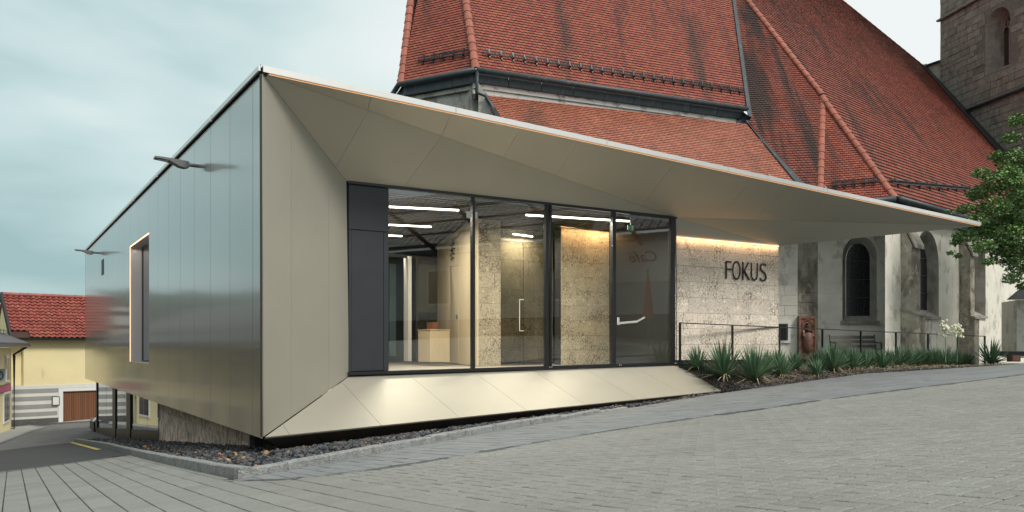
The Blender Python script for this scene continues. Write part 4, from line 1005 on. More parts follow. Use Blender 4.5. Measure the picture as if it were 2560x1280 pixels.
# snow guards
def guard(pl, u0, v0, u1, v1, nb):
    a, b = U(u0, v0, pl), U(u1, v1, pl); n = pl[1]; up = Vector((-n.x*n.z, -n.y*n.z, 1-n.z*n.z)).normalized()
    m = M()
    for o_ in (.05, .20): m.bar(a+n*.10+up*o_, b+n*.10+up*o_, .03)
    k = round((b-a).length/.10)
    for i in range(k+1): q = a.lerp(b, i/k); m.bar(q+n*.10+up*.05, q+n*.10+up*.20, .02)
    o = m.build('snow_guard', black, ch)
    for i in range(nb):
        q = a.lerp(b, (i+.5)/nb); m = M(); m.bar(q-up*.05+n*.03, q+n*.12+up*.26, .05, .04); m.bar(q+n*.12+up*.24, q+up*.28+n*.03, .02); m.bar(q+n*.12+up*.02, q+up*.0+n*.0, .02); m.build('bracket', black, o)
guard(R1, 1208, 142, 1860, 238, 25); guard(R0, 1048, 162, 1172, 141, 5); guard(R4, 2078, 473, 2196, 462, 5); guard(R5, 2228, 466, 2456, 484, 10)

# ---- lower walls on the right
def gothic_outline(fr, u0, u1, vt, vs, vb, pl, n=7):
    a, b = fr.to2(U(u0, vb, pl)), fr.to2(U(u1, vb, pl)); yb = (a[1]+b[1])/2; x0_, x1_ = a[0], b[0]
    ys_ = fr.to2(U((u0+u1)/2, vs, pl))[1]; yt = fr.to2(U((u0+u1)/2, vt, pl))[1]; xm = (x0_+x1_)/2; w_ = x1_-x0_; pts = [(x0_, yb), (x1_, yb), (x1_, ys_)]
    for k in range(1, n): t = k/n; pts.append((x1_-(w_/2)*(t**1.9), ys_+(yt-ys_)*math.sin(t*math.pi/2)**1.0))
    pts.append((xm, yt))
    for k in range(n-1, 0, -1): t = k/n; pts.append((x0_+(w_/2)*(t**1.9), ys_+(yt-ys_)*math.sin(t*math.pi/2)))
    pts.append((x0_, ys_)); return pts
def scaled(o, k, kb=None):
    xm = (o[0][0]+o[1][0])/2; yb = o[0][1]; w_ = o[1][0]-o[0][0]; d = w_*(1-k)/2
    return [(xm+(x-xm)*k, yb+d*(kb or 1)+(y-yb)*(1-d*2.2/(max(q[1] for q in o)-yb))) for x, y in o]
def wallface(fr, outer, holes, mtl, name, parent, th=0):
    m = M(); pts_ = [outer]+holes; flat = [q for r_ in pts_ for q in r_]
    tri = tessellate_polygon([[Vector((q[0], q[1], 0)) for q in r_] for r_ in pts_]); m.add([fr.to3(q) for q in flat], [tuple(t) for t in tri]); return m.build(name, mtl, parent, fixn=False)
def gwindow(fr, o, depth, k, parent, bars, smtl, skew=0, name='window', lights=1, gm=None):
    ins = [(x+skew, y) for x, y in scaled(o, k)]; n = len(o); m = M()
    m.add([fr.to3(q) for q in o]+[fr.to3(q, -depth) for q in ins], [(i, (i+1) % n, n+(i+1) % n, n+i) for i in range(n)])
    w_ = m.build(name, smtl, parent, fixn=False)
    m = M(); flatpoly(m, [fr.to3(q, -depth+.01) for q in ins]); m.build('pane', gm or leadglass, w_, fixn=False)
    yb, yt = ins[0][1], max(q[1] for q in ins); x0_, x1_ = ins[0][0], ins[1][0]
    m = M()
    for i in range(1, bars): y = yb+(yt-yb)*i/bars; m.bar(fr.to3((x0_, y), -depth+.03), fr.to3((x1_, y), -depth+.03), .022)
    for i in range(1, 4): x = x0_+(x1_-x0_)*i/4; m.bar(fr.to3((x, yb), -depth+.03), fr.to3((x, yb+(yt-yb)*(.97 if i == 2 else .84)), -depth+.03), .012)
    nz = int((yt-yb)/.09)
    for i in range(nz):
        for j in range(8):
            x = x0_+(x1_-x0_)*(j+.5)/8; y = yb+.05+i*.09
            if abs(x-(x0_+x1_)/2) > (x1_-x0_)/2*(1-max(0, (y-yb)/(yt-yb)-.72)*3.2): continue
            a = random.uniform(0, 3.14); d = Vector((math.cos(a), math.sin(a)))*.045
            m.bar(fr.to3((x-d.x, y-d.y), -depth+.02), fr.to3((x+d.x, y+d.y), -depth+.02), .006)
    m.build('leading', bronze, w_, fixn=False); return w_, ins
def vframe(a, b):
    d = (b-a); d.z = 0; n = Vector((d.y, -d.x, 0)).normalized(); return Frame(Vector((a.x, a.y, EZ)), d, n)
WZ0, WZ1 = -2.0, 4.5
pa, pb, pc, pd_ = P(1860, 867, 27.2), P(1994, 867, 26.9), P(2044, 867, 27.35), P(2240, 867, 27.0)
pe = Vector((HC.x+.25, HC.y+.45, EZ)); _e = Vector((-R5[1].y, R5[1].x, 0)).normalized(); pe = HC-gd(R5)*3.2; pe.z = EZ; pf = pe+(_e if _e.x > 0 else -_e)*14
def blocks(fr, x0_, x1_, z0_, z1_, mtl, parent, avoid=None, seed=3, limit=90, h=.345):
    random.seed(seed); cs = fit(courses(x0_-.3, x1_, z0_, z1_, h, .45, .95, gap=.012, hj=.06), rect(x0_, z0_, x1_, z1_))
    av0 = avoid
    if avoid:
        avoid = [(p_[0]+(q_[0]-p_[0])*t/8, p_[1]+(q_[1]-p_[1])*t/8) for p_, q_ in zip(avoid, avoid[1:]+avoid[:1]) for t in range(8)]
        cs = [c for c in cs if not any(inpoly(q, av0) for q in c) and not any(min(p_[0] for p_ in c) < q[0] < max(p_[0] for p_ in c) and min(p_[1] for p_ in c) < q[1] < max(p_[1] for p_ in c) for q in avoid)]
    pieces('stone_block', fr, cs, mtl, parent, th=.014, cham=.004, jit=.004, limit=limit)
f0 = vframe(pa, pb); L0 = (pb-pa).length; wallface(f0, rect(0, WZ0, L0, 4.8), [], plaster, 'aisle_wall', ch); blocks(f0, 0, L0, -.05+.4, 4.2, plaster, ch, seed=5, limit=40)
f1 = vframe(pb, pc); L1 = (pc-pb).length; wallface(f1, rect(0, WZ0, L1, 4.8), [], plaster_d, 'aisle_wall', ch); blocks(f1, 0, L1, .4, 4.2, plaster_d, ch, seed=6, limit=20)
f2 = vframe(pc, pd_); L2 = (pd_-pc).length; pl2 = (pc, f2.n)
g1 = gothic_outline(f2, 2106, 2192, 592, 640, 802, pl2)
wallface(f2, rect(0, WZ0, L2, 5.0), [g1], plaster, 'aisle_wall', ch)
sur = mat('window_surround', (.33, .31, .27), rough=.9, var=.2, vs=3, bump=.3, stain=[((.13, .12, .10), 2, .5, .62, .6, .4)])
w1, i1 = gwindow(f2, g1, .22, .70, ch, 4, sur)
blocks(f2, 0, L2, .75, 4.2, plaster, ch, avoid=[(x, y) for x, y in g1], seed=8, limit=40)
m = M(); a, b = f2.to3((g1[0][0]-.06, g1[0][1]-.10)), f2.to3((g1[1][0]+.06, g1[0][1]-.10)); m.prism([a, b, b+dz*.10, a+dz*.10], f2.n*.10); m.build('window_ledge', sur, ch)
f3 = vframe(pe, pf); pl3 = (pe, f3.n); L3 = (pf-pe).length
g2 = gothic_outline(f3, 2289, 2347, 577, 660, 792, pl3); g3 = gothic_outline(f3, 2424, 2464, 585, 655, 790, pl3)
wallface(f3, [(-.02, WZ0), (L3, WZ0), (L3, HC.z-EZ+.05), (1.0, HC.z-EZ+.02), (-.02, HC.z-EZ-.3)], [g2, g3], plaster, 'aisle_wall', ch)
for g_ in (g2, g3):
    gwindow(f3, g_, .34, .74, ch, 4, sur, skew=.10)
    m = M(); a, b = f3.to3((g_[0][0], g_[0][1]-.08)), f3.to3((g_[1][0], g_[0][1]-.08)); m.prism([a, b, b+dz*.10, a+dz*.10], f3.n*.08); m.build('window_ledge', sur, ch)
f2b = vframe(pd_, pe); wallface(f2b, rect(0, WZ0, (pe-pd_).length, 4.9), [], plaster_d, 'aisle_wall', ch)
# buttresses
def buttress(fr, x, w, d, zt, zm, name='buttress', mtl=plaster, dcap=.5):
    m = M(); q = lambda a, h_, z: fr.to3((a, z), h_)
    m.prism([q(x-w/2, 0, -2), q(x-w/2, d, -2), q(x-w/2, d, zm), q(x-w/2, 0, zt)], fr.e1*w)
    m.prism([q(x-w/2-.03, 0, -2), q(x-w/2-.03, d+.14, -2), q(x-w/2-.03, d+.14, .42+.6), q(x-w/2-.03, 0, 1.2)], fr.e1*(w+.06))
    o = m.build(name, mtl, ch)
    m = M(); m.prism([q(x-w/2-.05, d+.10, zm-.06), q(x-w/2-.05, .02, zt+.02), q(x-w/2-.05, .02, zt+.16), q(x-w/2-.05, d+.10, zm+.06)], fr.e1*(w+.1)); m.build('buttress_cap', sur, o)
    m = M(); m.prism([q(x-w/2-.06, d+.18, .98), q(x-w/2-.06, .02, 1.16), q(x-w/2-.06, .02, 1.24), q(x-w/2-.06, d+.18, 1.05)], fr.e1*(w+.12)); m.build('buttress_cap', sur, o)
xb_ = f3.to2(U(2262, 800, pl3))[0]; rubble = mat('rubble_buttress', (.36, .33, .27), rough=.95, var=.3, vs=3.5, fine=.15, bump=1.0, bs=7, stain=[((.10, .09, .075), 2.2, .48, .6, .75, .5), ((.58, .50, .36), 3.3, .58, .64, .8, .8)])
buttress(f3, xb_, .58, .36, 3.95, 3.15, mtl=rubble); buttress(f3, f3.to2(U(2404, 800, pl3))[0], .40, .36, 4.05, 3.25, mtl=rubble)
# small barred window and light frame, low on the wall
q = [f0.to2(U(u, v, (pa, f0.n))) for u, v in ((1930, 857), (1976, 857), (1976, 803), (1930, 803))]
fw = slab('cellar_window', f0, q, whitem, ch, th=.05); qi = inset(q, .085); slab('pane', f0, qi, indark, fw, th=.01, back=.052)
m = M()
for k in range(1, 5): x = qi[0][0]+(qi[1][0]-qi[0][0])*k/5; m.bar(f0.to3((x, qi[0][1]), .09), f0.to3((x, qi[2][1]), .09), .02)
for k in range(1, 4): y = qi[0][1]+(qi[2][1]-qi[0][1])*k/4; m.bar(f0.to3((qi[0][0], y), .1), f0.to3((qi[1][0], y), .1), .02)
m.build('window_bars', black, fw)
# red marble relief slab
rs = thing('marble_relief_slab', 'upright red marble grave slab with a carved robed figure leaning on the church wall', 'grave slab', P(2020, 895, 26.7))
qa = [P(u, v, 26.72) for u, v in ((1997, 897), (2040, 897), (2041, 791), (1997, 790))]
m = M(); m.prism(qa, Vector((0, .14, 0))); m.build('slab', redmarble, rs)
rf_ = Frame(qa[0], Vector((1, 0, 0)), Vector((0, -1, 0))); Wd, Hd = .56, 1.38
for q in (rect(0, 0, .06, Hd), rect(Wd-.06, 0, Wd, Hd), rect(.06, Hd-.07, Wd-.06, Hd), rect(.06, 0, Wd-.06, .2)): slab('slab_border', rf_, q, redmarble, rs, th=.035)
m = M()
m.tube([rf_.to3((.28, .22), .02), rf_.to3((.28, .55), .04), rf_.to3((.28, .82), .04), rf_.to3((.28, .95), .03), rf_.to3((.28, 1.02), .02)], [.12, .17, .15, .12, .05], 12)
m.tube([rf_.to3((.28, 1.02), .04), rf_.to3((.28, 1.08), .05), rf_.to3((.28, 1.16), .05), rf_.to3((.28, 1.2), .04)], [.045, .07, .065, .02], 10)
for s_ in (-1, 1): m.tube([rf_.to3((.28+s_*.13, .92), .06), rf_.to3((.28+s_*.17, .74), .09), rf_.to3((.28+s_*.03, .66), .14)], [.045, .045, .03], 8)
for k in range(5):
    y = .30+k*.075; m.tube([rf_.to3((.28-.10+.01*k, y+.05), .14), rf_.to3((.28, y-.02), .19), rf_.to3((.28+.10-.01*k, y+.05), .14)], .014, 6)
for s_ in (-1, 1): m.tube([rf_.to3((.28+s_*.2, .95), .03), rf_.to3((.28+s_*.17, 1.15), .04), rf_.to3((.28+s_*.08, 1.25), .03), rf_.to3((.28, 1.28), .03)], .016, 6)
m.build('carved_figure', redmarble, rs, smooth=True)
# bench
bn = thing('park_bench', 'weathered wooden bench with dark green end frames in front of the church wall', 'bench', P(2135, 905, 25.6))
bl, br = P(2077, 905, 25.9), P(2191, 905, 25.9); bz = EZ-.5
def bpt(t, y, z): q = bl.lerp(br, t); return Vector((q.x, q.y+y, bz+z))
for z, y in ((.52, .04), (.66, .07), (.80, .10)): m = M(); m.bar(bpt(.01, y, z), bpt(.99, y, z), .03, .10, up=Vector((0, .2, 1))); m.build('slat', benchw, bn)
for y in (-.38, -.26, -.14, -.03): m = M(); m.bar(bpt(.01, y, .44), bpt(.99, y, .44), .09, .03); m.build('slat', benchw, bn)
for t in (0, .99):
    m = M(); m.tube([bpt(t, .12, 0), bpt(t, .0, .40), bpt(t, .12, .88)], .022, 6); m.tube([bpt(t, -.42, 0), bpt(t, -.36, .42), bpt(t, -.38, .62), bpt(t, .06, .64)], .02, 6); m.bar(bpt(t, -.38, .41), bpt(t, .02, .41), .03); m.build('end_frame', benchg, bn)
# dark ledge and porch at the far right
pr_ = thing('stone_porch', 'small grey porch with a dark pitched roof at the right edge behind the tree', 'porch', P(2590, 890, 26))
m = M(); m.prism([P(2542, 895, 26.5), P(2800, 895, 26), P(2800, 750, 26), P(2542, 750, 26.5)], Vector((.4, 1.5, 0))); m.build('porch_wall', plaster, pr_)
m = M(); m.prism([P(2530, 748, 26.2), P(2600, 690, 26.6), P(2900, 690, 26), P(2900, 748, 25.6)], Vector((0, .3, .0))); m.build('porch_roof', slate, pr_)
ld = thing('low_bench', 'low dark plank bench on brown block feet at the right end of the terrace', 'bench', P(2530, 903, 25))
m = M(); m.bar(P(2478, 884, 25.5), P(2700, 884, 24.8), .4, .14); m.build('seat', black, ld)
for u in (2534, 2600): m = M(); m.box(P(u, 896, 25.2), .25, .3, .2); m.build('foot', redmarble, ld)

# ================================================================ TOWER
tw = thing('church_tower', 'tall square rubble stone church tower with a pointed belfry window, upper right', 'tower', (20, 34, 0))
F1, F2 = U(2330, 188, R5), U(2500, 372, R5)
td = Vector((F2.x-F1.x, F2.y-F1.y, 0)).normalized(); td = td if td.y < 0 else -td
TPn = Vector((-abs(td.y), 0, 0)); TPn = Vector((td.y, -td.x, 0)); TPn = TPn if TPn.x < 0 else -TPn
tpl = (F1, TPn.normalized()); Tc = U(2351, 100, tpl); tf = Frame(Vector((Tc.x, Tc.y, EZ)), td, tpl[1])

TL = 9.0; TH = 30
tu = lambda u, v: tf.to2(U(u, v, tpl))
a, b, c = tu(2463, 148), tu(2526, 130), tu(2495, 22)
x0_, x1_ = a[0], b[0]; yb = tu(2475, 184)[1]; yt = tu(2492, 22)[1]; ysr = yb+(yt-yb)*.72; n = 7
tg = [(x0_, yb), (x1_, yb), (x1_, ysr)]+[(x1_-(x1_-x0_)/2*(k/n)**1.9, ysr+(yt-ysr)*math.sin(k/n*math.pi/2)) for k in range(1, n)]+[((x0_+x1_)/2, yt)]+[(x0_+(x1_-x0_)/2*(k/n)**1.9, ysr+(yt-ysr)*math.sin(k/n*math.pi/2)) for k in range(n-1, 0, -1)]+[(x0_, ysr)]
wallface(tf, rect(0, -2, TL, TH), [tg], towerjt, 'tower_wall', tw)
tw_w, tins = gwindow(tf, tg, .75, .58, tw, 1, towerst, skew=.18, gm=mat('belfry_louvres', (.035, .018, .012), rough=.8))
xm = (tins[0][0]+tins[1][0])/2; yy0, yy1 = tins[0][1], max(q[1] for q in tins)
m = M(); m.bar(tf.to3((xm, yy0), -.68), tf.to3((xm, yy0+(yy1-yy0)*.8), -.68), .12, .12)
for s_ in (-1, 1):
    m.tube([tf.to3((xm+s_*(x1_-x0_)*.28*(1-k/4)*0+s_*(tins[1][0]-tins[0][0])*(.25+.22*math.cos(k/4*math.pi)), yy0+(yy1-yy0)*.74+.22*math.sin(k/4*math.pi)), -.66) for k in range(5)], .05, 6)
m.tube([tf.to3((xm+.17*math.cos(k/5*math.pi), yy0+(yy1-yy0)*.86+.17*math.sin(k/5*math.pi*2)), -.66) for k in range(11)], .045, 6)
m.build('tracery', towerst, tw_w)
def other(a, b, mtl): m = M(); m.prism([a+dz*-2, b+dz*-2, b+dz*TH, a+dz*TH], Vector((.01, .01, 0))); m.build('tower_wall', mtl, tw)
ca = tf.to3((0, 0)); cb_ = tf.to3((TL, 0)); inw = -tpl[1]*TL
other(ca, ca+inw, towerst); other(cb_, cb_+inw, towerst)
random.seed(21)
cs = []; y = 9
while y < 24:
    h = random.uniform(.28, .46); x = -random.uniform(0, .4)
    while x < 7: w_ = random.uniform(.35, 1.0); j = .014; cs.append([(x+j, y+j+random.uniform(-.01, .01)), (x+w_-j, y+j+random.uniform(-.01, .01)), (x+w_-j, y+h-j), (x+j, y+h-j)]); x += w_
    y += h
av = tg+[((x0_+x1_)/2+dx, yb+k*.15) for k in range(60) for dx in (-.25, 0, .25) if yb+k*.15 < yt-.2]
cs = [c for c in fit(cs, rect(0, 2, TL, 24)) if not any(inpoly(q, tg) for q in c) and not any(min(p_[0] for p_ in c) < q[0] < max(p_[0] for p_ in c) and min(p_[1] for p_ in c) < q[1] < max(p_[1] for p_ in c) for q in av)]
pieces('tower_stone', tf, cs, towerst, tw, th=.02, cham=.01, jit=.012, tilt=.02, limit=300)
def course(u0, v0, name='string_course'):
    z = tf.to2(U(u0, v0, tpl))[1]; m = M(); m.prism([tf.to3((-.12, z-.12)), tf.to3((-.12, z-.12), .2), tf.to3((-.12, z-.04), .22), tf.to3((-.12, z+.10), .0)], tf.e1*TL); m.build(name, zinc if v0 > 100 else towerst, tw)
course(2356, 46); course(2418, 274)
m = M(); m.prism([tf.to3((0, 0))*1.0+dz*(P(0, 0, 1).z*0), tf.to3((0, 1)), tf.to3((-.2, 1)), tf.to3((-.2, 0))], dz*.01)
pw = [U(2309, 168, tpl), U(2352, 153, tpl), U(2352, 262, tpl), U(2330, 230, tpl)]
m = M(); m.prism(pw, -tpl[1]*.5); m.build('parapet', plaster_d, tw); m = M(); m.bar(U(2306, 168, tpl), U(2353, 152, tpl), .3, .07); m.build('parapet_coping', zinc, tw)
random.seed(5)

# ================================================================ LEFT: street and houses
b1o = P(27, 867, 46); bd = Vector((1, 1, 0)).normalized(); b1 = Frame(b1o, bd, Vector((bd.y, -bd.x, 0)))
p1 = (b1o, b1.n); q1_ = lambda u, v: b1.to2(U(u, v, p1))
yh = thing('yellow_house', 'yellow rendered house with red tile roof, grey striped base and brown garage door', 'house', b1o)
xr = 22.0; ze = q1_(100, 845)[1]; zb_ = q1_(100, 963)[1]; z0_ = -5.6
slab('wall', b1, rect(q1_(59, 800)[0], zb_, xr, ze), ywall, yh, th=-.3)
slab('wall', b1, rect(0, zb_, q1_(59, 800)[0]-.01, ze), ywall, yh, th=-.3, back=-.35)
gx0, gx1 = q1_(152, 1000)[0], q1_(243, 1000)[0]; gzt, gzb = q1_(200, 976)[1], q1_(200, 1052)[1]
fo = gx0-.12
slab('base_wall', b1, rect(0, z0_, gx0, zb_), whitep, yh, th=-.3, back=.03); slab('base_wall', b1, rect(gx0, gzt, xr, zb_), whitep, yh, th=-.3, back=.03); slab('base_wall', b1, rect(gx1+1.2, z0_, xr, gzt), whitep, yh, th=-.3, back=.03)
dzs = (q1_(100, 982)[1]-q1_(100, 971.5)[1])
for va, vb in ((971.8, 982), (990.5, 1001), (1010.8, 1021.2), (1029.5, 1039.5)):
    za, zb2 = q1_(100, vb)[1], q1_(100, va)[1]
    if zb2 > gzt: slab('painted_stripe', b1, rect(.05, za, xr, zb2), greyp, yh, th=.012, back=.032)
    else:
        slab('painted_stripe', b1, rect(.05, za, gx0-.2, zb2), greyp, yh, th=.012, back=.032)
        slab('painted_stripe', b1, rect(gx1+1.4, za, xr, zb2), greyp, yh, th=.012, back=.032)
slab('base_skirting', b1, rect(.02, z0_, gx0-.15, q1_(100, 1046)[1]), soil, yh, th=.03, back=.03)
gd_ = slab('garage_door', b1, rect(gx0+.1, gzb, gx1+1.1, gzt-.02), joint, yh, th=-.05, back=-.06)
k = 0; x = gx0+.1
while x < gx1+1.1: slab('door_slat', b1, rect(x+.008, gzb, min(x+.112, gx1+1.1), gzt-.04), wood, gd_, th=.03, back=-.055); x += .12
for q in (rect(gx0-.14, gzb-.1, gx0+.1, gzt+.16), rect(gx0+.1, gzt-.02, gx1+1.3, gzt+.16)): slab('door_surround', b1, q, whitem, yh, th=.06, back=.02)
q = [q1_(128.5, 1014), q1_(148, 1013), q1_(148, 990.5), q1_(128.5, 990.5)]
nb2 = slab('notice_board', b1, q, lampm, yh, th=.06, back=.05); slab('notice_sheet', b1, inset(q, .05), whitem, nb2, th=.004, back=.112)
# the roof
rz0, rz1 = ze-.02, ze-.02; roofdir = (-b1.n*.62+dz*.78).normalized(); ro = b1.to3((0, ze+.02), .35)
rfN = b1.e1.cross(roofdir); rfN = rfN if rfN.dot(b1.n) > 0 else -rfN
rp_ = (ro, rfN.normalized()); rfF = Frame(ro, b1.e1, rp_[1])
uq = lambda u, v: rfF.to2(U(u, v, rp_))
ytop = uq(100, 741)[1]; xl = uq(15, 780)[0]
yr = bpy.data.objects.new('roof', None); COL.objects.link(yr); par(yr, yh)
nrow = 13; hrow = ytop/nrow; wt = .30; m = M(); xw = xr
ncol = int((xw-xl)/wt); notch = uq(62, 835)
K = 5
sing = 0
for r_ in range(nrow):
    for c_ in range(ncol):
        x = xl+c_*wt+random.uniform(-.01, .01); y = r_*hrow
        if r_ < 2 and x < notch[0]: continue
        vs = []
        for yy, lift_ in ((y-.02, .10+random.uniform(-.012, .012)), (y+hrow, .02)):
            for k in range(K+1):
                t = k/K; z = lift_+.055*math.sin(t*2*math.pi)+(.0)
                vs.append(rfF.to3((x+wt*t*1.0, yy), z))
        for k in range(K+1): t = k/K; vs.append(rfF.to3((x+wt*t, y-.02), .0+.055*math.sin(t*2*math.pi)))
        fs = [(k, k+1, K+2+k, K+1+k) for k in range(K)]+[(2*K+2+k, 2*K+3+k, k+1, k) for k in range(K)]
        if c_ < 23 and sing < 290:
            mm = M(); mm.add(vs, fs); mm.build('roof_tile', pant if 'pant' in globals() else globals().setdefault('pant', mat('red_pantile', (.29, .082, .062), rough=.55, var=.12, vs=2, island=.22, hue=.01)), yr, fixn=False); sing += 1
        else: m.add(vs, fs)
m.build('roof_tile_field', pant, yr, fixn=False, kind='stuff')
m = M(); m.prism([rfF.to3((xl, 0), -.02), rfF.to3((xw, 0), -.02), rfF.to3((xw, ytop), -.02), rfF.to3((xl, ytop), -.02)], -rp_[1]*.15); m.build('roof_deck', under_tile, yr)
rt = rfF.to3((0, ytop)); back_ = [rfF.to3((xl, ytop)), rfF.to3((xw, ytop)), rfF.to3((xw, ytop))-b1.n*4-dz*4.5, rfF.to3((xl, ytop))-b1.n*4-dz*4.5]
m = M(); m.prism(back_, dz*-.1); m.build('rear_slope', pant, yr)
k = 0; x = xl
while x < 14: 
    m = M(); a, b = rfF.to3((x, ytop+.02), .05), rfF.to3((x+.46, ytop+.02), .05); m.tube([a, b], [.13, .11], 8); m.build('ridge_tile', pant, yr); x += .42
m = M(); m.bar(b1.to3((xl, ze-.06), .42), b1.to3((xr, ze-.06), .42), .16, .14); m.build('gutter', black, yh)
m = M(); a = rfF.to3((xl-.05, -.1)); b = rfF.to3((xl-.05, ytop+.1)); m.bar(a, b, .1, .3); m.build('verge_board', black, yh)
m = M(); m.prism([b1.to3((.05, z0_), -.3), b1.to3((.05, ze), -.3), rfF.to3((xl+.1, ytop), -.3)-b1.n*0, b1.to3((.05, z0_), -7)], b1.e1*.1); m.build('gable_wall', ywall, yh)
# left street house, seen edge on; its front shows in the metal facade
h2c = P(28, 867, 43.2); hd = Vector((.43, -1, 0)).normalized(); h2n = Vector((-hd.y, hd.x, 0))*1.0
if h2n.x < 0: h2n = -h2n
h2 = FZ(h2c, hd, h2n)
sh = thing('street_house', 'yellow corner house with dark slate eave, ring sign and pink letters, left edge', 'house', h2c)
p2 = (h2c, h2.n); q2_ = lambda u, v: h2.to2(U(u, v, p2))
LH = 24.5; hz0 = -6.0; hzt = -.05
wins = []
zw0, zw1 = q2_(14, 950)[1], q2_(14, 895)[1]
xs2 = [.85+3.0*k for k in range(8)]
zs0, zs1 = q2_(14, 1051)[1], q2_(14, 985)[1]
holes = []
m = M(); bounds = [0]
slab('wall', h2, rect(0, hz0+1.4, LH, hzt), ywall, sh, th=-.4); slab('base_wall', h2, rect(0, hz0-1, LH, hz0+1.35), whitep, sh, th=-.4, back=.04)
m = M(); m.prism([h2.to3((0, hz0)), h2.to3((0, hz0), -9), h2.to3((0, hzt), -9), h2.to3((0, hzt))], hd*.2); m.build('wall', ywall, sh)
for x in xs2:
    for (za, zb2, w_, gl_, nm) in ((zw0, zw1, 1.0, inwhite, 'window'), (zs0, zs1, 1.5, leadglass, 'shop_window')):
        f_ = slab(nm, h2, rect(x-.12, za-.12, x+w_+.12, zb2+.12), whitem, sh, th=.05, back=.0)
        slab('pane', h2, rect(x, za, x+w_*.48, zb2), leadglass, f_, th=.01, back=.052); slab('pane', h2, rect(x+w_*.52, za, x+w_, zb2), leadglass, f_, th=.01, back=.052)
# signboard with the ring letter, pink letters below
za, zb2 = q2_(5, 955)[1], q2_(5, 922)[1]; xa2 = q2_(17, 930)[0]
so_ = P(-15, 955, 39.9); sf = FZ(so_, Vector((1, 0, 0)), Vector((0, -1, 0))); bw, bh = 32/F*39.9, 33/F*39.9
sb = slab('sign_board', sf, rect(0, 0, bw, bh), whitem, sh, th=.08)
oc = (12/F*39.9, bh/2); m = M(); ring = 28; R_o, R_i = 16/F*39.9, 12/F*39.9; sy = .80
vs = [sf.to3((oc[0]+math.cos(2*math.pi*k/ring)*r_, oc[1]+math.sin(2*math.pi*k/ring)*r_*sy), z) for z in (.082, .10) for r_ in (R_o, R_i) for k in range(ring)]
m.add(vs, [(2*ring+k, 2*ring+(k+1) % ring, 3*ring+(k+1) % ring, 3*ring+k) for k in range(ring)]); m.build('ring_letter', teal, sb, fixn=False)
zc0, zc1 = q2_(10, 981)[1], q2_(10, 961)[1]; x = q2_(24, 970)[0]
m0 = M(); lb = slab('letter_band', h2, rect(x, zc0, x+5, zc1), black, sh, th=.03, back=.02)
for k in range(14): slab('pink_bar', h2, rect(x+.12+k*.34, zc0+.06, x+.30+k*.34, zc1-.06), pinkp, lb, th=.03, back=.052)
m = M(); e_ = .75
ea, eb = h2.to3((-e_, hzt+.05), e_), h2.to3((LH, hzt+.05), e_); m.prism([ea, eb, eb-h2.n*e_, ea-h2.n*e_], dz*.1); m.build('eave_soffit', whitep, sh)
random.seed(9)
m = M(); m.prism([ea+dz*.12, eb+dz*.12, eb-h2.n*5+dz*2.3, ea-h2.n*4+hd*3+dz*2.0], dz*.08); m.prism([ea+dz*.12, ea-h2.n*9+dz*.12, ea-h2.n*5+hd*4+dz*2.3], dz*.08); hr = m.build('roof', slate, sh)
m = M(); m.tube([ea+dz*.06, eb+dz*.06], .07, 8); m.build('gutter', black, sh)
m = M(); c = h2.to3((-.10, 0), .12); m.tube([ea+dz*.0+hd*.3-h2.n*.1, c+dz*(hzt-.35), c+dz*(hz0-.3)], .07, 8); m.build('downpipe', black, sh)
m = M()
for o_ in (.2, .35): m.bar(ea-h2.n*.9+hd*1.0+dz*(.5+o_), eb-h2.n*.9+dz*(.5+o_), .03)
for k in range(24): q = (ea+hd*(1.0+k)-h2.n*.9); m.bar(q+dz*.4, q+dz*.9, .03)
m.build('snow_guard', lampm, sh)
# pavement in front of the houses
pv = [xy(h2.to3((x, 0), o_)) for x, o_ in ((LH, 0), (LH, 1.4), (4, 1.5), (1.2, 1.7))]+[p(62, 1063), p(245, 1054), xy(b1.to3((14, 0), .8)), xy(b1.to3((14, 0), 0)), xy(b1.to3((-.5, 0), 0)), xy(h2.to3((-1, 0), 0))]
sheet('pavement', pv, .05, greyp, step=1.0)
kc = thing('street_kerb', 'pale kerb edging the pavement below the yellow houses', 'kerb', G(*pv[3]))
run('kerb_stone', [G(*q, .0) for q in pv[1:7]], 1.2, .0, .16, -.1, .07, granite, kc)
# far concrete block
cb = thing('concrete_building', 'grey flat roofed block with dark window bands far behind the red roof', 'building', P(-10, 880, 75))
for (va, vb, mm_, yy) in ((757, 768, whitep, 74.5), (768, 781, leadglass, 75), (781, 807, whitep, 74.6), (807, 818, leadglass, 75), (818, 900, plaster, 74.8)):
    m = M(); m.prism([P(-200, va, yy), P(19, va, yy), P(19, vb, yy), P(-200, vb, yy)], Vector((0, 6, 0))); m.build('window_band' if mm_ is leadglass else 'floor_slab', mm_, cb)

# ================================================================ foliage
def leafcloud(name, clumps, mtl, parent, n, size, flat=.8, kind=None, squash=.7):
    m = M(); tot = sum(r**2 for c, r in clumps)
    for c, r in clumps:
        for _ in range(int(n*r*r/tot)):
            d = Vector((random.gauss(0, 1), random.gauss(0, 1), random.gauss(0, 1))).normalized()*r*random.uniform(.25, 1.05)**.6; d.z *= squash
            q = c+d; s_ = size*random.uniform(.55, 1.25); up = Vector((random.gauss(0, flat), random.gauss(0, flat), 1)).normalized()
            x = up.cross(Vector((math.cos(random.uniform(0, 6.3)), math.sin(random.uniform(0, 6.3)), .3))).normalized(); y = up.cross(x)
            m.add([q-x*s_*.5, q-y*s_*.42+up*s_*.08, q+x*s_*.55, q+y*s_*.42+up*s_*.08], [(0, 1, 2), (0, 2, 3)])
    o = m.build(name, mtl, parent, fixn=False)
    if kind: o['kind'] = kind
    return o
random.seed(31)
mt = thing('maple_tree', 'leafy green maple reaching in from the right edge beside the canopy tip', 'tree', G(17.2, 24.2))
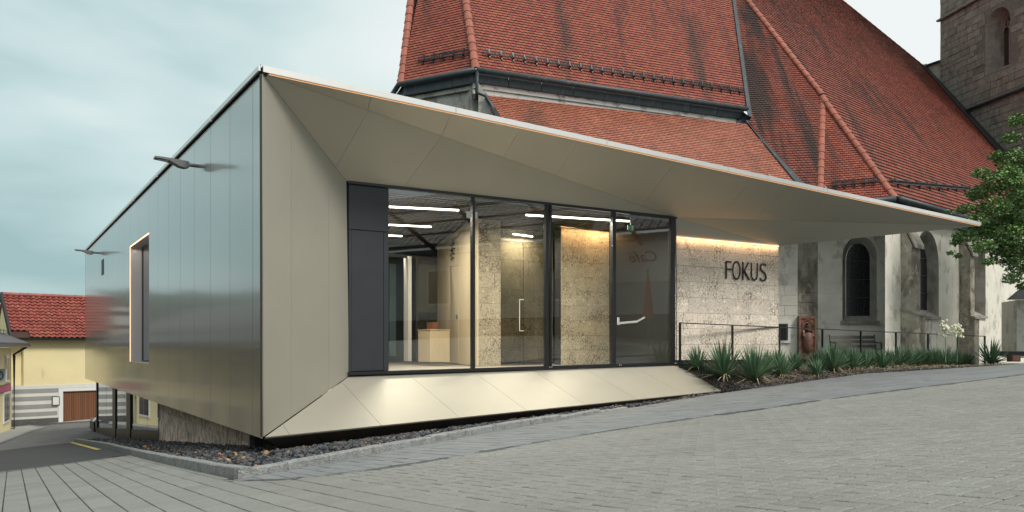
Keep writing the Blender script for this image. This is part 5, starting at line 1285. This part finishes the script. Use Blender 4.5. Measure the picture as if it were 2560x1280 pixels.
tk = G(17.4, 24.4); top_ = tk+Vector((.3, .2, 8.0))
cl = []
for (u, v, r) in ((2545, 300, .30), (2528, 345, .28), (2495, 392, .28), (2540, 400, .55), (2452, 432, .26), (2492, 452, .45), (2548, 470, .7), (2440, 486, .30), (2484, 518, .50), (2545, 540, .75), (2405, 524, .22), (2446, 548, .32), (2500, 585, .55), (2560, 600, .8), (2418, 590, .30), (2388, 606, .18), (2378, 632, .13), (2458, 616, .36), (2510, 642, .45), (2560, 660, .55), (2470, 655, .20), (2530, 695, .30), (2560, 715, .22), (2395, 640, .14), (2425, 520, .2), (2372, 530, .12), (2470, 575, .42), (2430, 560, .35), (2510, 610, .5), (2400, 590, .25), (2455, 480, .35), (2520, 430, .35)):
    cl.append((P(u, v, 24.2+random.uniform(-.5, .5)), r))
for _ in range(46):
    a, h_ = random.uniform(0, 6.28), random.uniform(2.4, 9.5); rr = random.uniform(.4, 2.6)*(1-abs(h_-6)/7)
    c = tk+Vector((math.cos(a)*rr+.8, math.sin(a)*rr, h_))
    if proj(c)[0] > 2555: cl.append((c, random.uniform(.4, .8)))
m = M(); m.tube([tk-dz*.2, tk+Vector((.05, 0, 1.5)), tk+Vector((.1, .1, 3.5)), tk+Vector((.3, .1, 6)), top_], [.2, .16, .13, .08, .02], 9)
br_ = m.build('trunk', bark, mt, smooth=True)
for (u, v, y) in ((2400, 530, 24.2), (2385, 610, 24.1), (2440, 440, 24.2), (2480, 655, 24.2), (2535, 300, 24.3), (2530, 700, 24.1), (2495, 400, 24.4), (2450, 560, 24)):
    e_ = P(u, v, y); s_ = tk+Vector((.12, .05, max(2.2, (e_.z-tk.z)-.9))); md = s_.lerp(e_, .5)+dz*.15
    m = M(); m.tube([s_, s_.lerp(md, .5)+dz*.08, md, md.lerp(e_, .55)+Vector((0, 0, .05)), e_], [.07, .05, .035, .02, .006], 6); m.build('limb', bark, mt, smooth=True)
    cl.append((md.lerp(e_, .3), .25))
leafcloud('crown', cl, leafm, mt, 90000, .082, squash=.62)
# yuccas
def yucca_mesh(seed, n=105):
    random.seed(seed); m = M(); md = M()
    for k in range(n):
        a = random.uniform(0, 6.283); el = random.betavariate(2.2, 1.3)*1.5; L_ = random.uniform(.75, 1.05)*(.72+.28*math.sin(el)); w_ = random.uniform(.016, .026)
        d = Vector((math.cos(a), math.sin(a), 0)); s_ = Vector((-d.y, d.x, 0)); droop = random.uniform(.0, .35)*(1.3-el)
        pts = []
        for t in (0, .3, .65, 1):
            x = math.cos(el)*L_*t; z = math.sin(el)*L_*t-droop*t*t*L_+.06; pts.append(d*(x+.02)+Vector((0, 0, z)))
        ww = (w_*.8, w_*1.1, w_*.8, .001); vs = []
        for p_, w2 in zip(pts, ww): vs += [p_-s_*w2, p_+Vector((0, 0, -w2*.5))*1.0, p_+s_*w2]
        m.add(vs, [(i*3+j, i*3+j+1, i*3+j+4, i*3+j+3) for i in range(3) for j in range(2)])
    for k in range(26):
        a = random.uniform(0, 6.283); L_ = random.uniform(.4, .75); d = Vector((math.cos(a), math.sin(a), 0)); s_ = Vector((-d.y, d.x, 0))*.012
        pts = [Vector((0, 0, .08)), d*L_*.5+dz*random.uniform(.05, .16), d*L_+dz*random.uniform(-.06, .04)]
        vs = []
        for p_, w2 in zip(pts, (1, 1, .1)): vs += [p_-s_*w2, p_+s_*w2]
        md.add(vs, [(0, 1, 3, 2), (2, 3, 5, 4)])
    return m.mesh('leaves', yucm), md.mesh('dry_leaves', yucd)
YM = [yucca_mesh(40+k) for k in range(6)]
YL = [(1738, 925, 52, 'low sparse yucca with dry leaves just right of the glass wall'), (1812, 948, 76, 'large yucca in front of the first railing bay'), (1888, 955, 84, 'tallest spiky yucca below the stone wall lettering'), (1944, 922, 50, 'yucca at the foot of the railing post by the stone wall corner'), (1957, 942, 52, 'small upright yucca right of the tallest one'),
      (1988, 925, 44, 'small narrow yucca left of the red marble slab'), (2036, 918, 42, 'slim yucca in front of the red marble slab'), (2040, 940, 42, 'low pale yucca near the gravel edge before the marble slab'), (2086, 930, 66, 'tall dark yucca at the left end of the bench'), (2130, 927, 54, 'broad yucca in front of the middle of the bench'), (2166, 922, 48, 'yucca under the right half of the bench'),
      (2204, 922, 44, 'small round yucca right of the bench'), (2244, 912, 46, 'yucca below the first buttress'), (2276, 914, 42, 'low spreading yucca between the two buttresses'), (2308, 910, 42, 'yucca below the second pointed window'), (2336, 910, 40, 'yucca just left of the cream flower spikes'), (2364, 908, 40, 'yucca under the left cream flower spike'), (2392, 910, 38, 'yucca under the right cream flower spike'), (2418, 912, 36, 'last yucca of the dense row towards the right'), (2478, 912, 56, 'lone yucca by the last railing post'),
 (2064, 920, 44, 'dark yucca tucked behind the tall one at the bench end'), (2110, 918, 46, 'yucca half hidden in front of the bench seat'), (2186, 916, 40, 'yucca at the right bench frame'), (2224, 918, 38, 'small yucca between the bench and the first buttress'), (2262, 908, 38, 'narrow yucca close to the fourth railing bay'), (2296, 914, 36, 'low yucca on the gravel side before the second pointed window'), (2322, 908, 38, 'dark yucca behind the row under the second pointed window'), (2350, 912, 36, 'low yucca between the two flower stalks and the window'), (2406, 906, 34, 'small yucca behind the right cream flower spike'), (1915, 930, 46, 'yucca leaning right between the tallest one and the corner post')]
first = {}
for i, (u, v, h, lab) in enumerate(YL):
    lo_ = None
    best = None
    for a in [k/150 for k in range(151)]:
        for b in (.1, .2, .3, .4, .5, .6, .7, .8, .9):
            q = bedpt(a, b); pu, pv_ = proj(q); e_ = (pu-u)**2+(pv_-v)**2*3
            if best is None or e_ < best[0]: best = (e_, q)
    loc = best[1]; sc_ = h*random.uniform(1.0, 1.25)/(F/loc.y)/.93
    k = i % 6
    o = thing('yucca_plant', lab, 'plant', loc, group='yuccas in the planting bed'); o.rotation_euler = (0, 0, random.uniform(0, 6.2)); o.scale = (sc_*1.15, sc_*1.15, sc_)
    for me in YM[k]:
        c = bpy.data.objects.new(me.name, me); COL.objects.link(c); c.parent = o
for (ub, uc, vc, lab) in ((2364, 2361, 823, 'left one of the two cream yucca flower spikes by the railing'), (2392, 2394, 829, 'right one of the two cream yucca flower spikes by the railing')):
    base = P(ub, 905, 23.6); c = P(uc, vc, 23.6); o = thing('yucca_flower', lab, 'flower', base, group='cream yucca flower spikes')
    m = M(); m.tube([base, base.lerp(c, .6)+Vector((.02, 0, 0)), c+dz*.1], [.018, .012, .006], 6); m.build('stalk', yucm, o)
    m = M()
    for _ in range(46):
        d = Vector((random.gauss(0, .08), random.gauss(0, .08), random.gauss(0, .11))); q = c+d; s_ = .052
        m.tube([q+dz*s_*.9, q+dz*s_*.3, q-dz*s_*.5], [.006, s_*.7, s_*.5], 6)
    m.build('blossoms', petal, o, smooth=True)
# slatted bench by the street glazing
sb_ = thing('slatted_bench', 'grey slatted bench jutting out from the end of the street glazing', 'bench', fb.to3((xg-.6, -3.0)))
for k in range(6):
    a = fb.to3((xg-.1, 0), .25-.12*k); a.z = EZ+g(a.x, a.y)+.45; b = a+LD*2.0-LN*.3; m = M(); m.bar(a, b, .09, .04); m.build('slat', whitem if k % 2 else lampm, sb_)
m = M(); a = fb.to3((xg-.2, 0), .1); a.z = EZ+g(a.x, a.y); m.prism([a, a+LD*1.7, a+LD*1.7+dz*.41, a+dz*.41], -LN*.08); m.build('bench_base', black, sb_)

# ================================================================ what stands beside and behind the camera (seen in the reflections)
cafe = thing('cafe_building', 'pale grey rendered building with a dark plinth across the square, seen in the glass', 'building', (13, -2, 0))
cd = Vector((.12, -1, 0)).normalized(); cn_ = Vector((cd.y, -cd.x, 0)); cn_ = cn_ if cn_.x < 0 else -cn_
co = Vector((19.5, 18.0, EZ)); cf = FZ(co, cd, cn_)
slab('wall', cf, rect(0, 1.5, 30, 5.0), greywall, cafe, th=-.5); slab('plinth', cf, rect(0, -2.5, 30, 1.48), darkgrey, cafe, th=-.5, back=.04)
rd_ = (-cn_*.8+dz*.6).normalized(); fo_ = cf.to3((0, 5.0), .7)
m = M(); m.prism([fo_, fo_+cf.e1*30, fo_+cf.e1*30+rd_*6, fo_+rd_*6], dz*.1); m.build('roof', slate, cafe)
for k in range(75):
    m = M(); q = fo_+cf.e1*(k*.4)+dz*.12; m.bar(q, q+rd_*6, .03, .05); m.build('roof_seam', lampm, cafe)
for k in range(4):
    x = 7+7*k; f_ = slab('window', cf, rect(x, 2.2, x+1.4, 4.0), whitem, cafe, th=.06); slab('pane', cf, rect(x+.1, 2.3, x+1.3, 3.9), leadglass, f_, th=.01, back=.062)
def banner_text(body, x0, x1, z0, z1, mtl, parent):
    cu = bpy.data.curves.new('lettering', 'FONT'); cu.body = body; cu.size = 1; cu.extrude = .01; cu.shear = .4
    ob = bpy.data.objects.new('tmp', cu); COL.objects.link(ob); me = bpy.data.meshes.new_from_object(ob.evaluated_get(bpy.context.evaluated_depsgraph_get())); bpy.data.objects.remove(ob)
    xs_ = [v.co.x for v in me.vertices]; ys_ = [v.co.y for v in me.vertices]
    for v in me.vertices: v.co = cf.to3((x0+(v.co.x-min(xs_))/(max(xs_)-min(xs_))*(x1-x0), z0+(v.co.y-min(ys_))/(max(ys_)-min(ys_))*(z1-z0)), .10+v.co.z)
    me.materials.clear(); me.materials.append(mtl); o = bpy.data.objects.new('lettering', me); COL.objects.link(o); par(o, parent)
bn_ = slab('banner', cf, rect(2.0, 2.9, 5.6, 4.6), whitem, cafe, th=.05, back=.02); banner_text('Café', 3.4, 4.7, 3.75, 4.2, black, bn_)
pg = thing('glass_canopy', 'steel framed glass canopy over the square, seen in the top of the panes', 'canopy', (12, 2, 0))
for k in range(7):
    a = cf.to3((4+k*3.4, 4.5), .3); b = a+cn_*4.2+dz*1.6; m = M(); m.bar(a, b, .10, .16); m.build('beam', black, pg)
for k in range(5):
    a = cf.to3((4, 4.65), .5+k*.95)+dz*(.36*k); m = M(); m.bar(a, a+cf.e1*20.4, .06, .08); m.build('purlin', black, pg)
m = M(); a = cf.to3((4, 4.8), .3); m.prism([a, a+cf.e1*20.4, a+cf.e1*20.4+cn_*4.2+dz*1.6, a+cn_*4.2+dz*1.6], dz*.02); m.build('glass_roof', glass, pg)
ps = thing('closed_parasol', 'closed orange and brown parasol beside the pale building', 'parasol', (15.2, 15.3, 0))
c = Vector((15.2, 15.3, 0)); gz_ = EZ+g(c.x, c.y); c.z = gz_
m = M(); m.tube([c, c+dz*2.9], .03, 8); m.build('pole', lampm, ps); m = M(); m.tube([c+dz*1.1, c+dz*1.2, c+dz*1.9, c+dz*2.7], [.22, .2, .13, .03], 10); m.build('canopy', mat('orange_cloth', (.45, .10, .03), rough=.8), ps)
def bush(name, lab, x, y, r, h, cat='tree', mtl=leafm, n=2600):
    o = thing(name, lab, cat, G(x, y)); b = G(x, y); m = M(); m.tube([b, b+dz*h*.6], [.18, .1], 8); m.build('trunk', bark, o)
    leafcloud('crown', [(b+Vector((random.uniform(-r, r)*.6, random.uniform(-r, r)*.6, h*random.uniform(.45, .95))), r*random.uniform(.35, .6)) for _ in range(12)], mtl, o, n, .34); return o
bush('square_tree', 'dark leafy tree on the square mirrored in the glass panes', 16.5, 11.5, 1.5, 5.2)
dk = thing('corner_house', 'brown grey town house closing the street beside the camera, seen in the metal facade', 'house', (-16, 10, 0))
o_ = Vector((-14.8, 19.6, EZ)); df = FZ(o_, Vector((.25, -1, 0)), Vector((1, .25, 0)))
brn = mat('brown_render', (.20, .17, .13), rough=.9, var=.15)
slab('wall', df, rect(0, -4, 16, 2.0), brn, dk, th=-7)
m = M(); a = df.to3((-.4, 2.0), .5); m.prism([a, a+df.e1*16.8, a+df.e1*16.8-df.n*4+dz*1.9, a-df.n*4+dz*1.9], dz*.1); m.build('roof', slate, dk)
for k in range(4): slab('window', df, rect(1.4+3.3*k, -1.2, 2.5+3.3*k, .6), leadglass, dk, th=.05)
# wooded slope far to the left
m = M(); random.seed(77)
ps_ = []
NX = 60
for i in range(NX+1):
    t = i/NX; a = R(125+70*t); d = 95
    for j, (dd, hh) in enumerate(((0, -14), (6, 3.5), (18, 7.0), (45, 9))):
        h_ = hh+(mnoise.noise(Vector((i*.35, j*1.7, 3)))*3.0+mnoise.noise(Vector((i*1.3, j, 9)))*1.6 if j else 0)
        ps_.append((math.cos(a)*(d+dd), math.sin(a)*(d+dd), EZ+h_))
m.add(ps_, [(i*4+j, (i+1)*4+j, (i+1)*4+j+1, i*4+j+1) for i in range(NX) for j in range(3)])
m.build('wooded_hill', mat('far_wood', (.035, .05, .038), rough=.95, var=.4, vs=.15, bump=1, bs=.4), fixn=False, kind='structure')
cs = []
for i in range(30):
    u = random.uniform(-1.6, -.9)
con = thing('conifer', 'dark conifer top rising behind the concrete block at the left edge', 'tree', P(-6, 800, 80))
b = P(-2, 800, 82); m = M(); m.tube([b-dz*2, b+dz*3], [.15, .02], 6); m.build('trunk', bark, con)
leafcloud('crown', [(b+dz*(.3+k*.5)+Vector((0, 0, 0)), 1.25-k*.2) for k in range(5)], mat('needle', (.02, .04, .025), rough=.8, island=.3), con, 1500, .3)
